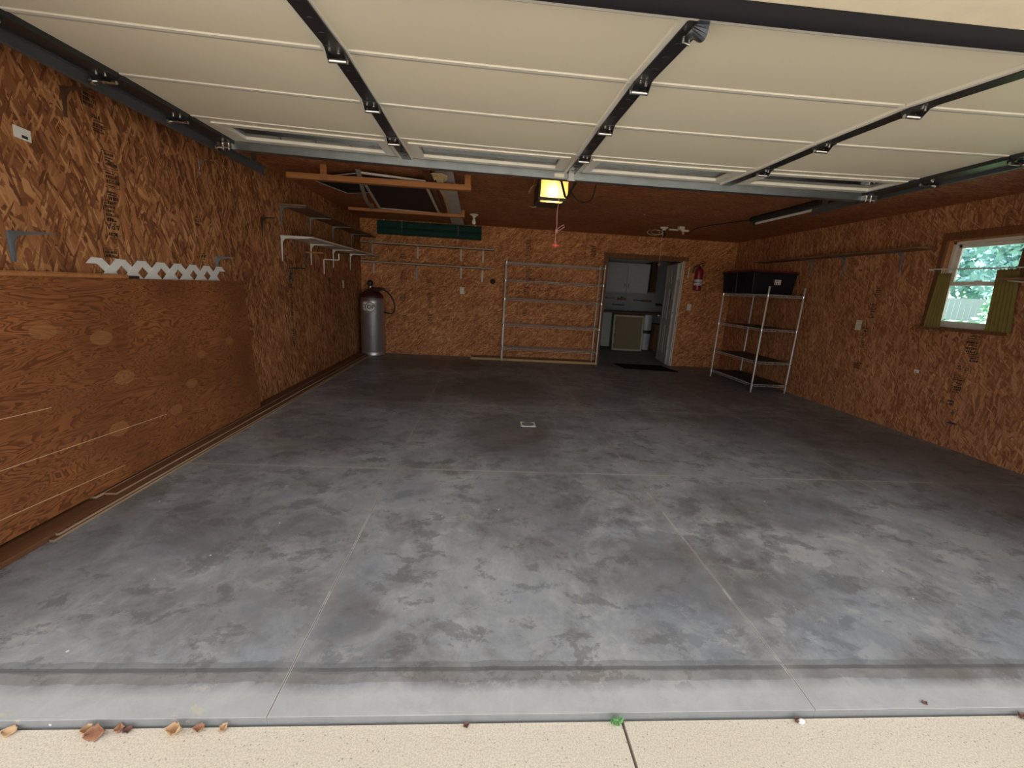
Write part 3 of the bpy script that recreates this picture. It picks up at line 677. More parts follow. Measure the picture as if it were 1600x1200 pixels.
# black wire and thin white wires about the opener
def wire(pts, r, mat, label, name='cable', smooth=8):
    P = [Vector(p) for p in pts]; out = []
    for i in range(len(P) - 1):
        a, b, c, d = P[max(0, i - 1)], P[i], P[i + 1], P[min(len(P) - 1, i + 2)]
        for k in range(smooth):
            t = k / smooth
            out.append(.5 * ((2 * b) + (c - a) * t + (2 * a - 5 * b + 4 * c - d) * t * t + (3 * b - a - 3 * c + d) * t ** 3))
    out.append(P[-1])
    m = MB().tube(out, r, 6); return tag(m.build(name, mat, None, loc=P[0], smooth=True), label, 'cable')
wire([(.66, 3.75, 2.18), (.70, 3.85, 2.16), (.80, 4.0, 2.135), (.9, 4.05, 2.16), (.95, 4.1, 2.27), (.97, 4.15, 2.43)], .006, 'black', 'black cable drooping from the ceiling beside the opener')
wire([(.45, 4.5, 2.36), (.40, 4.55, 2.34), (.39, 4.6, 2.30), (.43, 4.6, 2.38), (.44, 4.6, 2.433)], .0025, 'foam', 'thin tan wire looped at the upper left of the opener')
wire([(.42, 4.8, 2.215), (.44, 4.78, 2.2), (.48, 4.75, 2.2), (.5, 4.72, 2.225)], .0025, 'foam', 'thin tan wire sagging under the opener')
wire([(1.06, 4.1, 2.43), (1.1, 4.15, 2.37), (1.18, 4.2, 2.345), (1.27, 4.2, 2.37), (1.33, 4.2, 2.43)], .003, 'ivory', 'thin white wire drooping behind the door strut right of the opener')

# ================================================================== CEILING STORAGE: two hung beams and what lies on them
def hung_beam(y, x0, x1, posts, label, z=2.335, h=.042, d=.075):
    t = thing('hanging_beam', ((x0 + x1) / 2, y, z), label, 'storage beam', 'hanging beams')
    MB().bx(x0, x1, y - d / 2, y + d / 2, z, z + h).build('batten', 'beam', t, bevel=.003)
    for px in posts: MB().bx(px - .03, px + .03, y - d / 2 - .018, y - d / 2, z, ZC).build('post', 'beam', t)
    return t
hung_beam(4.70, -2.03, -.2, (-1.66, -.235), 'orange pine batten hung under the ceiling nearer the raised garage door', 2.296, .055)
hung_beam(6.73, -2.06, -.37, (-1.72, -.40), 'orange pine batten hung under the ceiling nearer the green blind', 2.332)
def frame_screen(P, wd, th, label, z):
    P = [Vector((a, b, z)) for a, b in P]; c = sum(P, Vector()) / 4
    t = thing('screen_panel', (c.x, c.y, z), label, 'screen', 'screens stored overhead')
    m = MB()
    for i in range(4):
        a, b = P[i], P[(i + 1) % 4]; d = (b - a).normalized(); n = Vector((-d.y, d.x, 0)); n = n if n.dot(c - a) > 0 else -n
        m.hexa([a, b, b + n * wd - d * wd * 0, a + n * wd], [p + Vector((0, 0, th)) for p in (a, b, b + n * wd, a + n * wd)])
    m.build('frame', 'white_frame', t)
    zz = Vector((0, 0, th * .45)); m = MB(); Q = [p + (c - p) * .02 + zz for p in P]
    m.hexa(Q, [p + Vector((0, 0, .002)) for p in Q]); m.build('mesh', 'screen', t)
    return t
frame_screen([(-1.33, 4.62), (-.68, 4.80), (-.74, 6.79), (-1.62, 6.69)], .03, .018, 'long dark screen in white frame lying across both hanging beams', 2.376)
frame_screen([(-2.0, 5.13), (-1.30, 4.70), (-.98, 5.45), (-1.80, 5.84)], .012, .008, 'smaller dark screen with thin white edge lying askew at the left', 2.397)
gb = thing('panel_board', (-.5, 6.0, 2.376), 'long grey board with torn beige foam end, lying over the hanging beams', 'board')
MB().hexa([(-.53, 4.28, 2.380), (-.36, 4.28, 2.380), (-.44, 7.88, 2.380), (-.65, 7.88, 2.380)], [(-.53, 4.28, 2.392), (-.36, 4.28, 2.392), (-.44, 7.88, 2.392), (-.65, 7.88, 2.392)]).build('face', 'greyboard', gb)
MB().hexa([(-.58, 4.9, 2.374), (-.555, 4.9, 2.374), (-.50, 5.6, 2.374), (-.56, 5.9, 2.374)], [(-.58, 4.9, 2.394), (-.555, 4.9, 2.394), (-.50, 5.6, 2.394), (-.56, 5.9, 2.394)]).hexa([(-.56, 5.9, 2.374), (-.52, 5.6, 2.374), (-.57, 6.9, 2.374), (-.66, 7.1, 2.374)], [(-.56, 5.9, 2.394), (-.52, 5.6, 2.394), (-.57, 6.9, 2.394), (-.66, 7.1, 2.394)]).build('edge_strip', 'foam', gb)
m = MB(); random.seed(3); g = {}
for i in range(8):
    for j in range(7):
        wdt = .155 * (1 - (i / 9.5) ** 1.4)
        g[i, j] = m.b.verts.new(Vector((-.56 + .02 * i / 7 + wdt * j / 6, 4.3 + .38 * i / 7, 2.352 + random.uniform(-.012, .012) - (.012 if 1 < i < 5 else 0))))
for i in range(7):
    for j in range(6): m.b.faces.new((g[i, j], g[i + 1, j], g[i + 1, j + 1], g[i, j + 1]))
o = m.build('torn_foam', 'foam', gb); sm = o.modifiers.new('thickness', 'SOLIDIFY'); sm.thickness = .006
tag(MB().hexa([(-.655, 4.25, 2.3765), (-.575, 4.25, 2.3765), (-.672, 6.85, 2.3765), (-.70, 6.85, 2.3765)], [(-.655, 4.25, 2.386), (-.575, 4.25, 2.386), (-.672, 6.85, 2.386), (-.70, 6.85, 2.386)]).build('hardboard_strip', 'hardboard', None, loc=(-.66, 5.6, 2.38)), 'brown hardboard strip beside the grey board over the beams', 'board strip')
st = [(-1.29, 4.45), (-1.37, 4.8), (-1.47, 5.25), (-1.58, 5.75), (-1.68, 6.3), (-1.745, 6.75)]
m = MB()
for i, ((xa, ya), (xb, yb)) in enumerate(zip(st, st[1:])):
    za, zb = (2.362 - .02 * math.sin(math.pi * i / 5), 2.362 - .02 * math.sin(math.pi * (i + 1) / 5))
    m.hexa([(xa, ya, za), (xa + .045, ya, za), (xb + .045, yb, zb), (xb, yb, zb)], [(xa, ya, za + .006), (xa + .045, ya, za + .006), (xb + .045, yb, zb + .006), (xb, yb, zb + .006)])
tag(m.build('flexible_trim', 'trimgrey', None, loc=(-1.5, 5.5, 2.35), smooth=True), 'bowed grey trim strip lying over the hanging beams beside the long screen', 'trim strip')

# ------------------------------------------------------------------ lampholders, plug taps, fluorescent tube
def lampholder(x, y, label, clear):
    t = thing('ceiling_lampholder', (x, y, ZC - .16), label, 'lampholder', 'porcelain lampholders')
    MB().lathe([(.062, ZC), (.064, ZC - .012), (.05, ZC - .02), (.03, ZC - .03), (.026, ZC - .05)], (x, y, 0), 24).build('base', 'white', t, smooth=True)
    b = MB().lathe([(.012, ZC - .045), (.014, ZC - .07), (.022, ZC - .09), (.031, ZC - .115), (.028, ZC - .135), (.014, ZC - .15), (.001, ZC - .153)], (x, y, 0), 20)
    b.build('bulb', 'glass' if clear else 'vinyl', t, smooth=True)
    return t
lampholder(-.24, 7.0, 'white porcelain lampholder with bulb on the ceiling right of the hanging beams', False)
l2 = lampholder(2.80, 7.0, 'porcelain lampholder with pull string on the ceiling above the open doorway', True)
MB().lathe([(.021, ZC - .035), (.024, ZC - .05), (.02, ZC - .075)], (2.8, 7.0, 0), 16).build('socket', 'black', l2)
ps = MB().tube([(2.78, 7.0, ZC - .04), (2.782, 6.995, 2.2), (2.785, 6.99, 1.86)], .0025, 5).build('pull_string', 'ivory', l2)
MB().bx(2.762, 2.81, 6.985, 6.995, 1.852, 1.866).tube([(2.786, 6.99, 1.855), (2.786, 6.99, 1.82)], .005, 5).build('string_end', 'cordpink', ps)
m = MB()
for dx, dy in ((-.18, -.02), (-.1, .0)):
    m.tube([(2.76 + .2 * math.sin(a) * .5 + dx * .8, 6.98 + dy, ZC - .05 - .045 * (1 - math.cos(a)) * (1.0 if dx < -.15 else .8)) for a in [i * math.pi / 6 for i in range(12)]], .003, 5)
tag(m.build('string_loop', 'ivory', None, loc=(2.62, 6.98, ZC - .1)), 'looped white string tied beside the ceiling lampholder above the doorway', 'string')
pt = thing('plug_tap', (2.98, 6.85, ZC - .09), 'white multi-outlet plug tap on the ceiling right of the lampholder', 'plug adapter')
MB().bx(2.855, 3.0, 6.92, 6.95, ZC - .05, ZC - .03).build('cord_strip', 'ivory', pt); MB().bx(2.96, 3.05, 6.80, 6.88, ZC - .05, ZC).bx(3.0, 3.12, 6.79, 6.83, ZC - .075, ZC - .05).build('body', 'ivory', pt, bevel=.004); MB().bx(3.02, 3.05, 6.80, 6.83, ZC - .12, ZC - .075).build('plug', 'cordpink', pt)
wire([(3.06, 6.86, ZC - .06), (3.12, 6.9, ZC - .1), (3.2, 6.75, ZC - .03), (3.3, 6.5, ZC - .008), (3.42, 6.1, ZC - .012), (3.52, 5.72, ZC - .02)], .006, 'black', 'black cord running over the ceiling to the fluorescent fixture')
fl = thing('fluorescent_fixture', (3.5, 5.09, ZC - .075), 'unlit black fluorescent shop light fixed under the ceiling on the right', 'light fixture')
MB().prism([(3.43, 4.47, ZC - .002), (3.57, 4.47, ZC - .002), (3.585, 4.47, ZC - .045), (3.55, 4.47, ZC - .06), (3.43, 4.47, ZC - .06), (3.41, 4.47, ZC - .03)], (0, 1.25, 0)).build('housing', 'black', fl, bevel=.004)
MB().tube([(3.50, 4.5, ZC - .078), (3.50, 5.69, ZC - .078)], .016, 12).build('tube', 'vinyl', fl, smooth=True)
for y in (4.475, 5.69): MB().bx(3.475, 3.525, y, y + .025, ZC - .1, ZC - .058).build('tube_holder', 'black', fl)
for i, (x, y) in enumerate(((1.26, 4.6), (2.12, 6.05))):
    tag(MB().ball((x, y, ZC - .004), .011, 6, (1.4, 1, .5)).build('ceiling_screw_cap', 'ivory', None, loc=(x, y, ZC - .01)), ('small pale fastener on the ceiling just beyond the door strut', 'small pale fastener on the ceiling in front of the lampholder')[i], 'fastener', 'ceiling fasteners')
# ------------------------------------------------------------------ rolled green blind along the back wall
bl = thing('rolled_blind', (-1.07, 8.13, 2.17), 'rolled dark green blind hung across the top of the back wall', 'blind')
m = MB(); prof = []
for i in range(25):
    z = 2.41 - .235 * i / 24; bulge = .03 + .022 * abs(math.sin(i / 24 * math.pi * 2)) ** .7
    prof.append((8.165 - bulge * 1.3, z))
poly = [(-2.0, 8.185, 2.41)] + [(-2.0, y, z) for y, z in prof] + [(-2.0, 8.185, 2.175)]
m.prism(poly, (1.865, 0, 0)); m.build('fabric', 'blind', bl, smooth=True)
for x in (-1.88, -1.57, -1.06, -.25): MB().tube([(x, 8.15, ZC), (x, 8.135, 2.405)], .003, 6).ball((x, 8.13, 2.408), .011, 6).build('hook', 'white', bl)
for x in (-1.56, -.56): MB().tube([(x, 8.118, 2.42), (x, 8.096, 2.36), (x, 8.11, 2.29), (x, 8.096, 2.23), (x, 8.13, 2.165), (x + .01, 8.15, 2.1)], .002, 5).build('cord', 'trimgrey', bl)

# ================================================================== WALL SHELVES AND BRACKETS
def bracket_mb(o, arm, drop, out, th=.0115, wide=.018, rib=True):
    """pressed steel shelf bracket: o = inner top corner on the wall, out = unit vector away from the wall"""
    o = Vector(o); out = Vector(out); side = Vector((-out.y, out.x, 0)); up = Vector((0, 0, 1)); m = MB()
    hw = wide / 2
    poly = [o, o + out * arm, o + out * arm - up * .006, o + out * .07 - up * th * 1.25, o + out * .042 - up * th * 1.6, o + out * (th * 1.6) - up * .05, o + out * (th * 1.2) - up * .085, o + out * .006 - up * drop, o - up * drop]
    m.prism([p - side * .003 for p in poly], side * .006)
    m.prism([o - side * hw, o + out * arm - side * hw * .6, o + out * arm - side * hw * .6 - up * .003, o - side * hw - up * .003], side * wide)
    m.prism([o - side * hw, o - side * hw - up * drop, o - side * hw * 1 - up * drop + out * .003, o - side * hw + out * .003], side * wide)
    return m
def wall_shelf(p0, p1, depth, out, z, th, brk, arm, drop, mats, label, group='wall shelves', edge=None):
    """board between wall points p0 and p1 (x, y), brackets at the wall points brk"""
    out = Vector(out); a, b = Vector((*p0, z)), Vector((*p1, z)); g = .004
    t = thing('wall_shelf', tuple((a + b) / 2), label, 'shelf', group)
    q = [a + out * g, b + out * g, b + out * depth, a + out * depth]
    MB().hexa(q, [p + Vector((0, 0, th)) for p in q]).build('board', mats[0], t, bevel=.002)
    if edge:
        q2 = [a + out * (depth - .006) , b + out * (depth - .006), b + out * (depth + .003), a + out * (depth + .003)]
        MB().hexa([p + Vector((0, 0, -.001)) for p in q2], [p + Vector((0, 0, th + .001)) for p in q2]).build('edge_band', edge, t)
    for i, (x, y) in enumerate(brk):
        mm = mats[1] if isinstance(mats[1], str) else mats[1][i]
        dr = drop if not isinstance(drop, (list, tuple)) else drop[i]
        bracket_mb((x, y, z - .0005), arm, dr, out, wide=.03 if out.y else .02).build('bracket', mm, t)
    return t
L = (1, 0, 0); Rr_ = (-1, 0, 0); Bk = (0, -1, 0)
wall_shelf((XL, 5.10), (XL, 8.12), .30, L, 2.10, .018, [(XL, y) for y in (5.15, 5.95, 6.78, 7.68)], .27, .21, ('shelfwood', 'greybracket'), 'upper wooden shelf with grey brackets high on the left wall')
wall_shelf((XL, 5.09), (XL, 8.10), .36, L, 1.768, .016, [(XL, y) for y in (5.12, 5.93, 6.75, 7.57)], .30, .265, ('white_frame', 'white'), 'lower pale shelf on four white brackets on the left wall', edge='white_frame')
tag(MB().tube([(XL + .012 + .024 * math.cos(a), 7.57, 1.665 + .062 * math.sin(a)) for a in [i * math.pi / 10 for i in range(20)]], .004, 6, closed=True).build('wire_ring', 'blackiron', None, loc=(XL + .02, 7.57, 1.6)), 'black wire ring hanging on the farthest white shelf bracket', 'ring')
wall_shelf((-2.26, YB), (.11, YB), .235, Bk, 1.998, .017, [(x, YB) for x in (-2.11, -1.29, -.50, -.09)], .2, (.19, .21, .2, .22), ('shelfwood', ('shelfsteel', 'shelfsteel', 'shelfsteel', 'shelfsteel')), 'upper long shelf on the back wall below the green blind', edge='edgegrey')
wall_shelf((-2.26, YB), (.11, YB), .235, Bk, 1.668, .017, [(x, YB) for x in (-2.09, -1.31, -.49, -.09)], .2, (.19, .27, .19, .24), ('shelfwood', ('shelfsteel', 'greybracket', 'shelfsteel', 'shelfsteel')), 'lower long shelf on the back wall above the silver tank', edge='edgegrey')
wall_shelf((XR, 4.42), (XR, 7.25), .24, Rr_, 2.0, .018, [(XR, y) for y in (6.18, 5.6, 4.8)], .2, .235, ('shelfwood', 'greybracket'), 'long dark wooden shelf on the right wall left of the window')
wall_shelf((XR, 2.2), (XR, 3.60), .27, Rr_, 1.655, .02, [(XR, 3.53), (XR, 2.6)], .24, .215, ('shelfwood', 'white'), 'shelf on the right wall overlapping the window, at the frame edge')
def lone_bracket(p, arm, drop, mat, label, out=L, th=.0115, wide=.018):
    return tag(bracket_mb(p, arm, drop, out, th, wide).build('shelf_bracket', mat, None, loc=p), label, 'bracket', 'empty shelf brackets')
lone_bracket((XL, 2.294, 1.485), .2, .145, 'greybracket', 'blue-grey empty bracket on the left wall above the plywood sheet', th=.014, wide=.024)
lone_bracket((XL, 2.70, 2.27), .2, .15, 'darkwood', 'dark brown empty bracket high on the left wall just under the door track')
lone_bracket((XL, 3.80, 2.21), .16, .12, 'zinc', 'thin silver empty bracket high on the left wall below the track end', th=.008, wide=.008)
lone_bracket((XL, 3.90, 1.475), .15, .16, 'greybracket', 'grey empty bracket behind the far end of the white lattice')
lone_bracket((XL, 4.71, 1.915), .14, .18, 'blackiron', 'black empty bracket on the left wall just before the two shelves', th=.01, wide=.012)
lone_bracket((3.87, YB, 1.93), .17, .2, 'white', 'white empty bracket on the back wall beside the fire extinguisher', out=Bk)
def ledge_hook(p, arm, drop, up, mat, label):
    x, y, z = p
    return tag(MB().tube([(x + .006, y, z - drop), (x + .006, y, z - .006), (x + .012, y, z), (x + arm, y, z), (x + arm + .006, y, z + .006), (x + arm + .006, y, z + up)], .008, 8).build('wall_hook', mat, None, loc=p), label, 'hook', 'wall hooks')
ledge_hook((XL, 6.36, 1.602), .21, .2, .085, 'white', 'white upturned wall hook under the lower shelf on the left wall')
ledge_hook((XL, 5.33, 1.44), .16, .16, .2, 'blackiron', 'black upturned wall hook near the front end of the left shelves')
tag(MB().tube([(XL, 5.71, 1.648), (XL + .24, 5.71, 1.65)], .011, 8).build('wooden_peg', 'beam', None, loc=(XL, 5.71, 1.64)), 'wooden dowel peg sticking out of the left wall under the lower shelf', 'peg')

# ------------------------------------------------------------------ plywood sheet, lattice and trim leaning on the left wall
px_t, px_b = XL + .055, XL + .115
sheet = MB().hexa([(px_b, 1.75, .052), (px_b - .018, 1.75, .052), (px_b - .018, 4.21, .052), (px_b, 4.21, .052)], [(px_t, 1.75, 1.272), (px_t - .018, 1.75, 1.272), (px_t - .018, 4.18, 1.272), (px_t, 4.18, 1.272)])
tag(sheet.build('plywood_sheet', 'ply', None), 'large reddish fir plywood sheet leaning on its long edge at the left wall', 'plywood')
def clip_strip(y0, sgn, z0, z1, w, x, th):
    # 45 degree lath from (y0,z0) clipped to z0..z1
    h = (z1 - z0) * .86
    return [(x, y0 - w / 2, z0), (x, y0 + w / 2, z0), (x, y0 + w / 2 + sgn * h, z1), (x, y0 - w / 2 + sgn * h, z1)], (th, 0, 0)
m = MB(); pitch = .168; zt, zb_ = 1.388, .9
for k in range(-3, 12):
    c = 2.735 + k * pitch
    for s in (1, -1):
        # laths meet at the top edge: centre line passes (c -+ .0, zt)
        half = .037
        def pt(z, off):
            return (c + off - s * (zt - z) * 1.12)
        ztop = zt; zbot = 1.2
        ys = [pt(ztop, -half + s * .0), pt(ztop, half), pt(zbot, half), pt(zbot, -half)]
        if min(ys) < 2.66 or max(ys) > 3.99:
            # clip against the ends
            zc_ = zbot
            for i in range(60):
                zz = ztop + (zbot - ztop) * i / 59
                if pt(zz, -half) < 2.66 or pt(zz, half) > 3.99: zc_ = zz; break
            if ztop - zc_ < .01: continue
            zbot = zc_; ys = [pt(ztop, -half), pt(ztop, half), pt(zbot, half), pt(zbot, -half)]
        xx = XL + (.014 if s > 0 else .008)
        m.prism([(xx, ys[0], ztop), (xx, ys[1], ztop), (xx, ys[2], zbot), (xx, ys[3], zbot)], (.006, 0, 0))
tag(m.build('lattice_panel', 'vinyl', None), 'white plastic lattice strip sticking up behind the plywood sheet', 'lattice')
t = thing('trim_moulding', (XL + .045, 2.4, 1.272), 'long brown wooden moulding lying along the top of the plywood sheet', 'moulding')
MB().prism([(XL + .034, 1.7, 1.273), (XL + .062, 1.7, 1.273), (XL + .062, 1.7, 1.288), (XL + .055, 1.7, 1.298), (XL + .034, 1.7, 1.298)], (0, 1.19, 0)).build('strip', 'beam', t, bevel=.002)
MB().prism([(XL + .036, 2.89, 1.273), (XL + .06, 2.89, 1.273), (XL + .06, 2.89, 1.29), (XL + .036, 2.89, 1.29)], (0, .085, 0)).build('dark_end', 'blackiron', t)
# stacked boards on the floor
def board(x0, x1, y0, y1, z0, z1, label, edge=True):
    t = thing('floor_board', ((x0 + x1) / 2, y0, z0), label, 'board', 'boards along the left wall')
    MB().bx(x0, x1, y0, y1, z0, z1).build('face', 'hardboard', t, bevel=.0015)
    if edge: MB().bx(x1 - .0005, x1 + .0015, y0, y1, z0 + .001, z1 - .001).bx(x0, x1, y0 - .0015, y0 + .0005, z0 + .001, z1 - .001).build('worn_edge', 'hardboard_edge', t)
    return t
board(-2.312, -2.105, 1.72, 8.02, 0, .016, 'widest brown board lying on the floor under the others at the left wall', False)
board(-2.312, -2.10, 1.78, 7.9, .0165, .0325, 'wide brown board second from the floor at the left wall', False)
board(-2.098, -2.078, 1.985, 7.95, 0, .014, 'narrow outermost strip on the floor at the edge of the board stack', True)
board(-2.099, -2.084, 2.02, 7.9, .0145, .028, 'narrow strip lying on the outermost strip of the board stack', True)
board(-2.298, -2.196, 2.36, 7.98, .033, .047, 'top board with pale worn end, against the foot of the plywood', True)
board(-2.19, -2.125, 2.41, 7.98, .033, .045, 'narrower top board with pale worn end, beside the wider top one', True)

# ================================================================== SILVER TANK
TX, TY = -2.055, 7.93
tk = thing('pressure_tank', (TX, TY, 0), 'tall silver cylindrical tank with dark red lid and black hose in the back left corner', 'tank')
R0 = .208
MB().lathe([(R0 - .01, .012), (R0 + .004, .02), (R0 + .004, .075), (R0 - .004, .085), (R0, .095), (R0, .965), (R0 + .003, .975), (R0, .985), (R0 - .006, 1.02), (R0 - .03, 1.065), (R0 - .075, 1.095), (.06, 1.11)], (TX, TY, 0), 48).build('cylinder', 'tank', tk, smooth=True)
MB().lathe([(R0 + .02, 0), (R0 + .022, .012), (R0 - .02, .014)], (TX - .02, TY - .02, 0), 40).build('base_ring', 'greybracket', tk, smooth=True)
MB().lathe([(.205, 1.05), (.207, 1.062), (.18, 1.11), (.13, 1.155), (.07, 1.19), (.05, 1.2)], (TX - .01, TY, 0), 40).build('lid', 'tankred', tk, smooth=True)
MB().hexa([(TX - .06, TY - .09, 1.13), (TX + .10, TY - .08, 1.15), (TX + .24, TY - .035, 1.215), (TX - .02, TY - .05, 1.225)], [(TX - .06, TY + .09, 1.13), (TX + .10, TY + .08, 1.15), (TX + .24, TY + .035, 1.225), (TX - .02, TY + .05, 1.235)]).build('spout', 'tankred', tk, bevel=.01)
kb = MB().tube([(TX - .03, TY, 1.18), (TX - .03, TY, 1.26)], [.028, .022], 12).build('valve_stem', 'zinc', tk, smooth=True)
MB().ball((TX - .035, TY, 1.30), .05, 10, (1, 1, 1.2)).build('knob', 'black', tk, smooth=True)
hp = [(.20, 1.195), (.26, 1.17), (.33, 1.10), (.385, 1.0), (.405, .90), (.39, .82), (.34, .775), (.27, .78), (.20, .80)]
MB().tube([(TX + a, TY - .02, z) for a, z in hp], .013, 8).build('hose', 'rubber', tk, smooth=True)
def wrap(a0, zc, r):
    def f(x, y, z):
        a = a0 + x / r; return Vector((TX + (r + z) * math.sin(a), TY - (r + z) * math.cos(a), zc + y))
    return f
def disc_on_tank(a0, zc, rad, off, mat, name, ring=0):
    m = MB(); f = wrap(a0, zc, R0); c = m.b.verts.new(f(0, 0, off)); rim = [m.b.verts.new(f(rad * math.cos(2 * math.pi * i / 36), rad * math.sin(2 * math.pi * i / 36), off)) for i in range(36)]
    mid = [m.b.verts.new(f(.5 * rad * math.cos(2 * math.pi * i / 36), .5 * rad * math.sin(2 * math.pi * i / 36), off)) for i in range(36)]
    for i in range(36):
        j = (i + 1) % 36; m.b.faces.new((mid[i], rim[i], rim[j], mid[j])); m.b.faces.new((c, mid[i], mid[j]))
    return m.build(name, mat, tk)
A1, A2 = -.38, .06
disc_on_tank(A1 - .02, .905, .084, .0012, 'redplastic', 'decal_border'); disc_on_tank(A1, .90, .076, .0020, 'paper', 'decal')
disc_on_tank(A2, .885, .086, .0026, 'ink', 'decal_border'); disc_on_tank(A2, .885, .077, .0034, 'paper', 'decal')
m = MB(); text(m, 'OP', .105, (0, 0, 0), L, L, .0004, .9, wrap(A2 + .04, .885, R0 + .0046)); text(m, 'CO', .1, (0, 0, 0), L, L, .0004, .9, wrap(A1 - .03, .893, R0 + .0032))
m.build('lettering', 'ink', tk)

# ================================================================== WIRE RACKS
def rack(name, x0, x1, y0, y1, zs, h, label, wires_along_y, liner=False):
    t = thing(name, ((x0 + x1) / 2, (y0 + y1) / 2, 0), label, 'shelf rack', None)
    for x in (x0, x1):
        for y in (y0, y1):
            m = MB().lathe([(.0125, .03), (.0125, h - .004), (.010, h)], (x, y, 0), 12)
            k = .1
            while k < h - .03:
                m.lathe([(.0125, k), (.0137, k + .003), (.0137, k + .006), (.0125, k + .009)], (x, y, 0), 10); k += .075
            p = m.build('post', 'chrome', t, smooth=True)
            MB().lathe([(.018, 0), (.018, .012), (.008, .016), (.008, .032)], (x, y, 0), 12).build('foot', 'zinc', p, smooth=True)
    for z in zs:
        m = MB(); a, b = .012, .012
        for zz in (z, z - .03):
            for y in (y0, y1): m.tube([(x0, y, zz), (x1, y, zz)], .0034, 6)
            for x in (x0, x1): m.tube([(x, y0, zz), (x, y1, zz)], .0034, 6)
        for y in (y0, y1):
            n = int((x1 - x0) / .06); m.tube([(x0 + (x1 - x0) * i / n, y, z - (.03 if i % 2 else 0)) for i in range(n + 1)], .0026, 5)
        for x in (x0, x1):
            n = int((y1 - y0) / .06); m.tube([(x, y0 + (y1 - y0) * i / n, z - (.03 if i % 2 else 0)) for i in range(n + 1)], .0026, 5)
        if wires_along_y:
            n = int((x1 - x0) / .028)
            for i in range(1, n): m.tube([(x0 + (x1 - x0) * i / n, y0, z + .004), (x0 + (x1 - x0) * i / n, y1, z + .004)], .0022, 4)
            for f in (.33, .67): m.tube([(x0, y0 + (y1 - y0) * f, z - .002), (x1, y0 + (y1 - y0) * f, z - .002)], .003, 5)
        else:
            n = int((y1 - y0) / .028)
            for i in range(1, n): m.tube([(x0, y0 + (y1 - y0) * i / n, z + .004), (x1, y0 + (y1 - y0) * i / n, z + .004)], .0022, 4)
            for f in (.33, .67): m.tube([(x0 + (x1 - x0) * f, y0, z - .002), (x0 + (x1 - x0) * f, y1, z - .002)], .003, 5)
        sh = m.build('wire_shelf', 'chrome', t)
        if liner: MB().bx(x0 + .012, x1 - .012, y0 + .012, y1 - .012, z + .006, z + .0085).build('liner', 'liner', sh)
        for x in (x0, x1):
            for y in (y0, y1): MB().lathe([(.0145, z - .034), (.019, z - .03), (.019, z + .004), (.0145, z + .008)], (x, y, 0), 10).build('collar', 'zinc', sh, smooth=True)
    return t
rack('wire_rack', .335, 2.115, 7.76, 8.12, (.262, .70, 1.168, 1.497, 1.803), 1.85, 'wide empty five-shelf chrome wire rack along the back wall left of the doorway', True)
rack('wire_rack', 4.105, 4.652, 6.07, 7.26, (.12, .47, .963, 1.465), 1.585, 'chrome wire rack with two black tote bins on top, against the right wall', False, True)
t = thing('floor_batten', (.95, 7.95, 0), 'raw pine batten lying on the floor under the wide wire rack', 'batten')
MB().bx(-.25, 2.19, 7.93, 7.985, 0, .04).build('batten', 'stick', t, bevel=.002)
# tote bins
def tote(x, y, z, wx, wy, h, label):
    t = thing('tote_bin', (x, y, z), label, 'tote bin', 'tote bins on the rack'); b, q = .035, .0
    X0, X1, Y0, Y1 = x - wx / 2, x + wx / 2, y - wy / 2, y + wy / 2
    m = MB().hexa([(X0 + b, Y0 + b * .6, z), (X1 - b, Y0 + b * .6, z), (X1 - b, Y1 - b * .6, z), (X0 + b, Y1 - b * .6, z)], [(X0 + .005, Y0 + .005, z + h - .03), (X1 - .005, Y0 + .005, z + h - .03), (X1 - .005, Y1 - .005, z + h - .03), (X0 + .005, Y1 - .005, z + h - .03)])
    m.bx(X0 - .008, X1 + .008, Y0 - .006, Y1 + .006, z + h - .055, z + h - .03)
    m.build('tub', 'tote', t, bevel=.008)
    for i in range(3):
        f = .22 + .28 * i; yy = Y0 + wy * f
        MB().hexa([(X0 + b - .006, yy, z + .02), (X0 + b, yy, z + .02), (X0 + b, yy + .03, z + .02), (X0 + b - .006, yy + .03, z + .02)], [(X0 + .002, yy, z + h - .06), (X0 + .01, yy, z + h - .06), (X0 + .01, yy + .03, z + h - .06), (X0 + .002, yy + .03, z + h - .06)]).build('rib', 'tote', t)
    MB().bx(X0 - .012, X1 + .012, Y0 - .01, Y1 + .01, z + h - .03, z + h - .018).bx(X0 + .02, X1 - .02, Y0 + .02, Y1 - .02, z + h - .018, z + h).build('lid', 'maroon', t, bevel=.005)
    return t
tt = tote(4.388, 6.60, 1.475, .71, .42, .36, 'black tote bin with maroon lid and white label, nearer one on the rack')
lb = MB().bx(4.39, 4.49, 6.395, 6.3965, 1.62, 1.735).rot(math.radians(-3), 'X', (4.4, 6.39, 1.6)).build('label', 'paper', tt)
m = MB().bx(4.392, 4.49, 6.3935, 6.3945, 1.715, 1.733).bx(4.392, 4.49, 6.3935, 6.3945, 1.622, 1.628).rot(math.radians(-3), 'X', (4.4, 6.39, 1.6)); m.build('label_band', 'red', tt)
m = MB()
for i in range(4): m.bx(4.40, 4.40 + .05 + .012 * (i % 3), 6.3937, 6.3945, 1.70 - i * .011, 1.704 - i * .011)
for i in range(3): m.bx(4.40 + .03 * i, 4.412 + .03 * i, 6.3937, 6.3945, 1.635, 1.652)
m.rot(math.radians(-3), 'X', (4.4, 6.39, 1.6)); m.build('label_print', 'ink', tt)
tote(4.388, 7.045, 1.475, .71, .42, .36, 'black tote bin with maroon lid, farther one on the rack by the back wall')

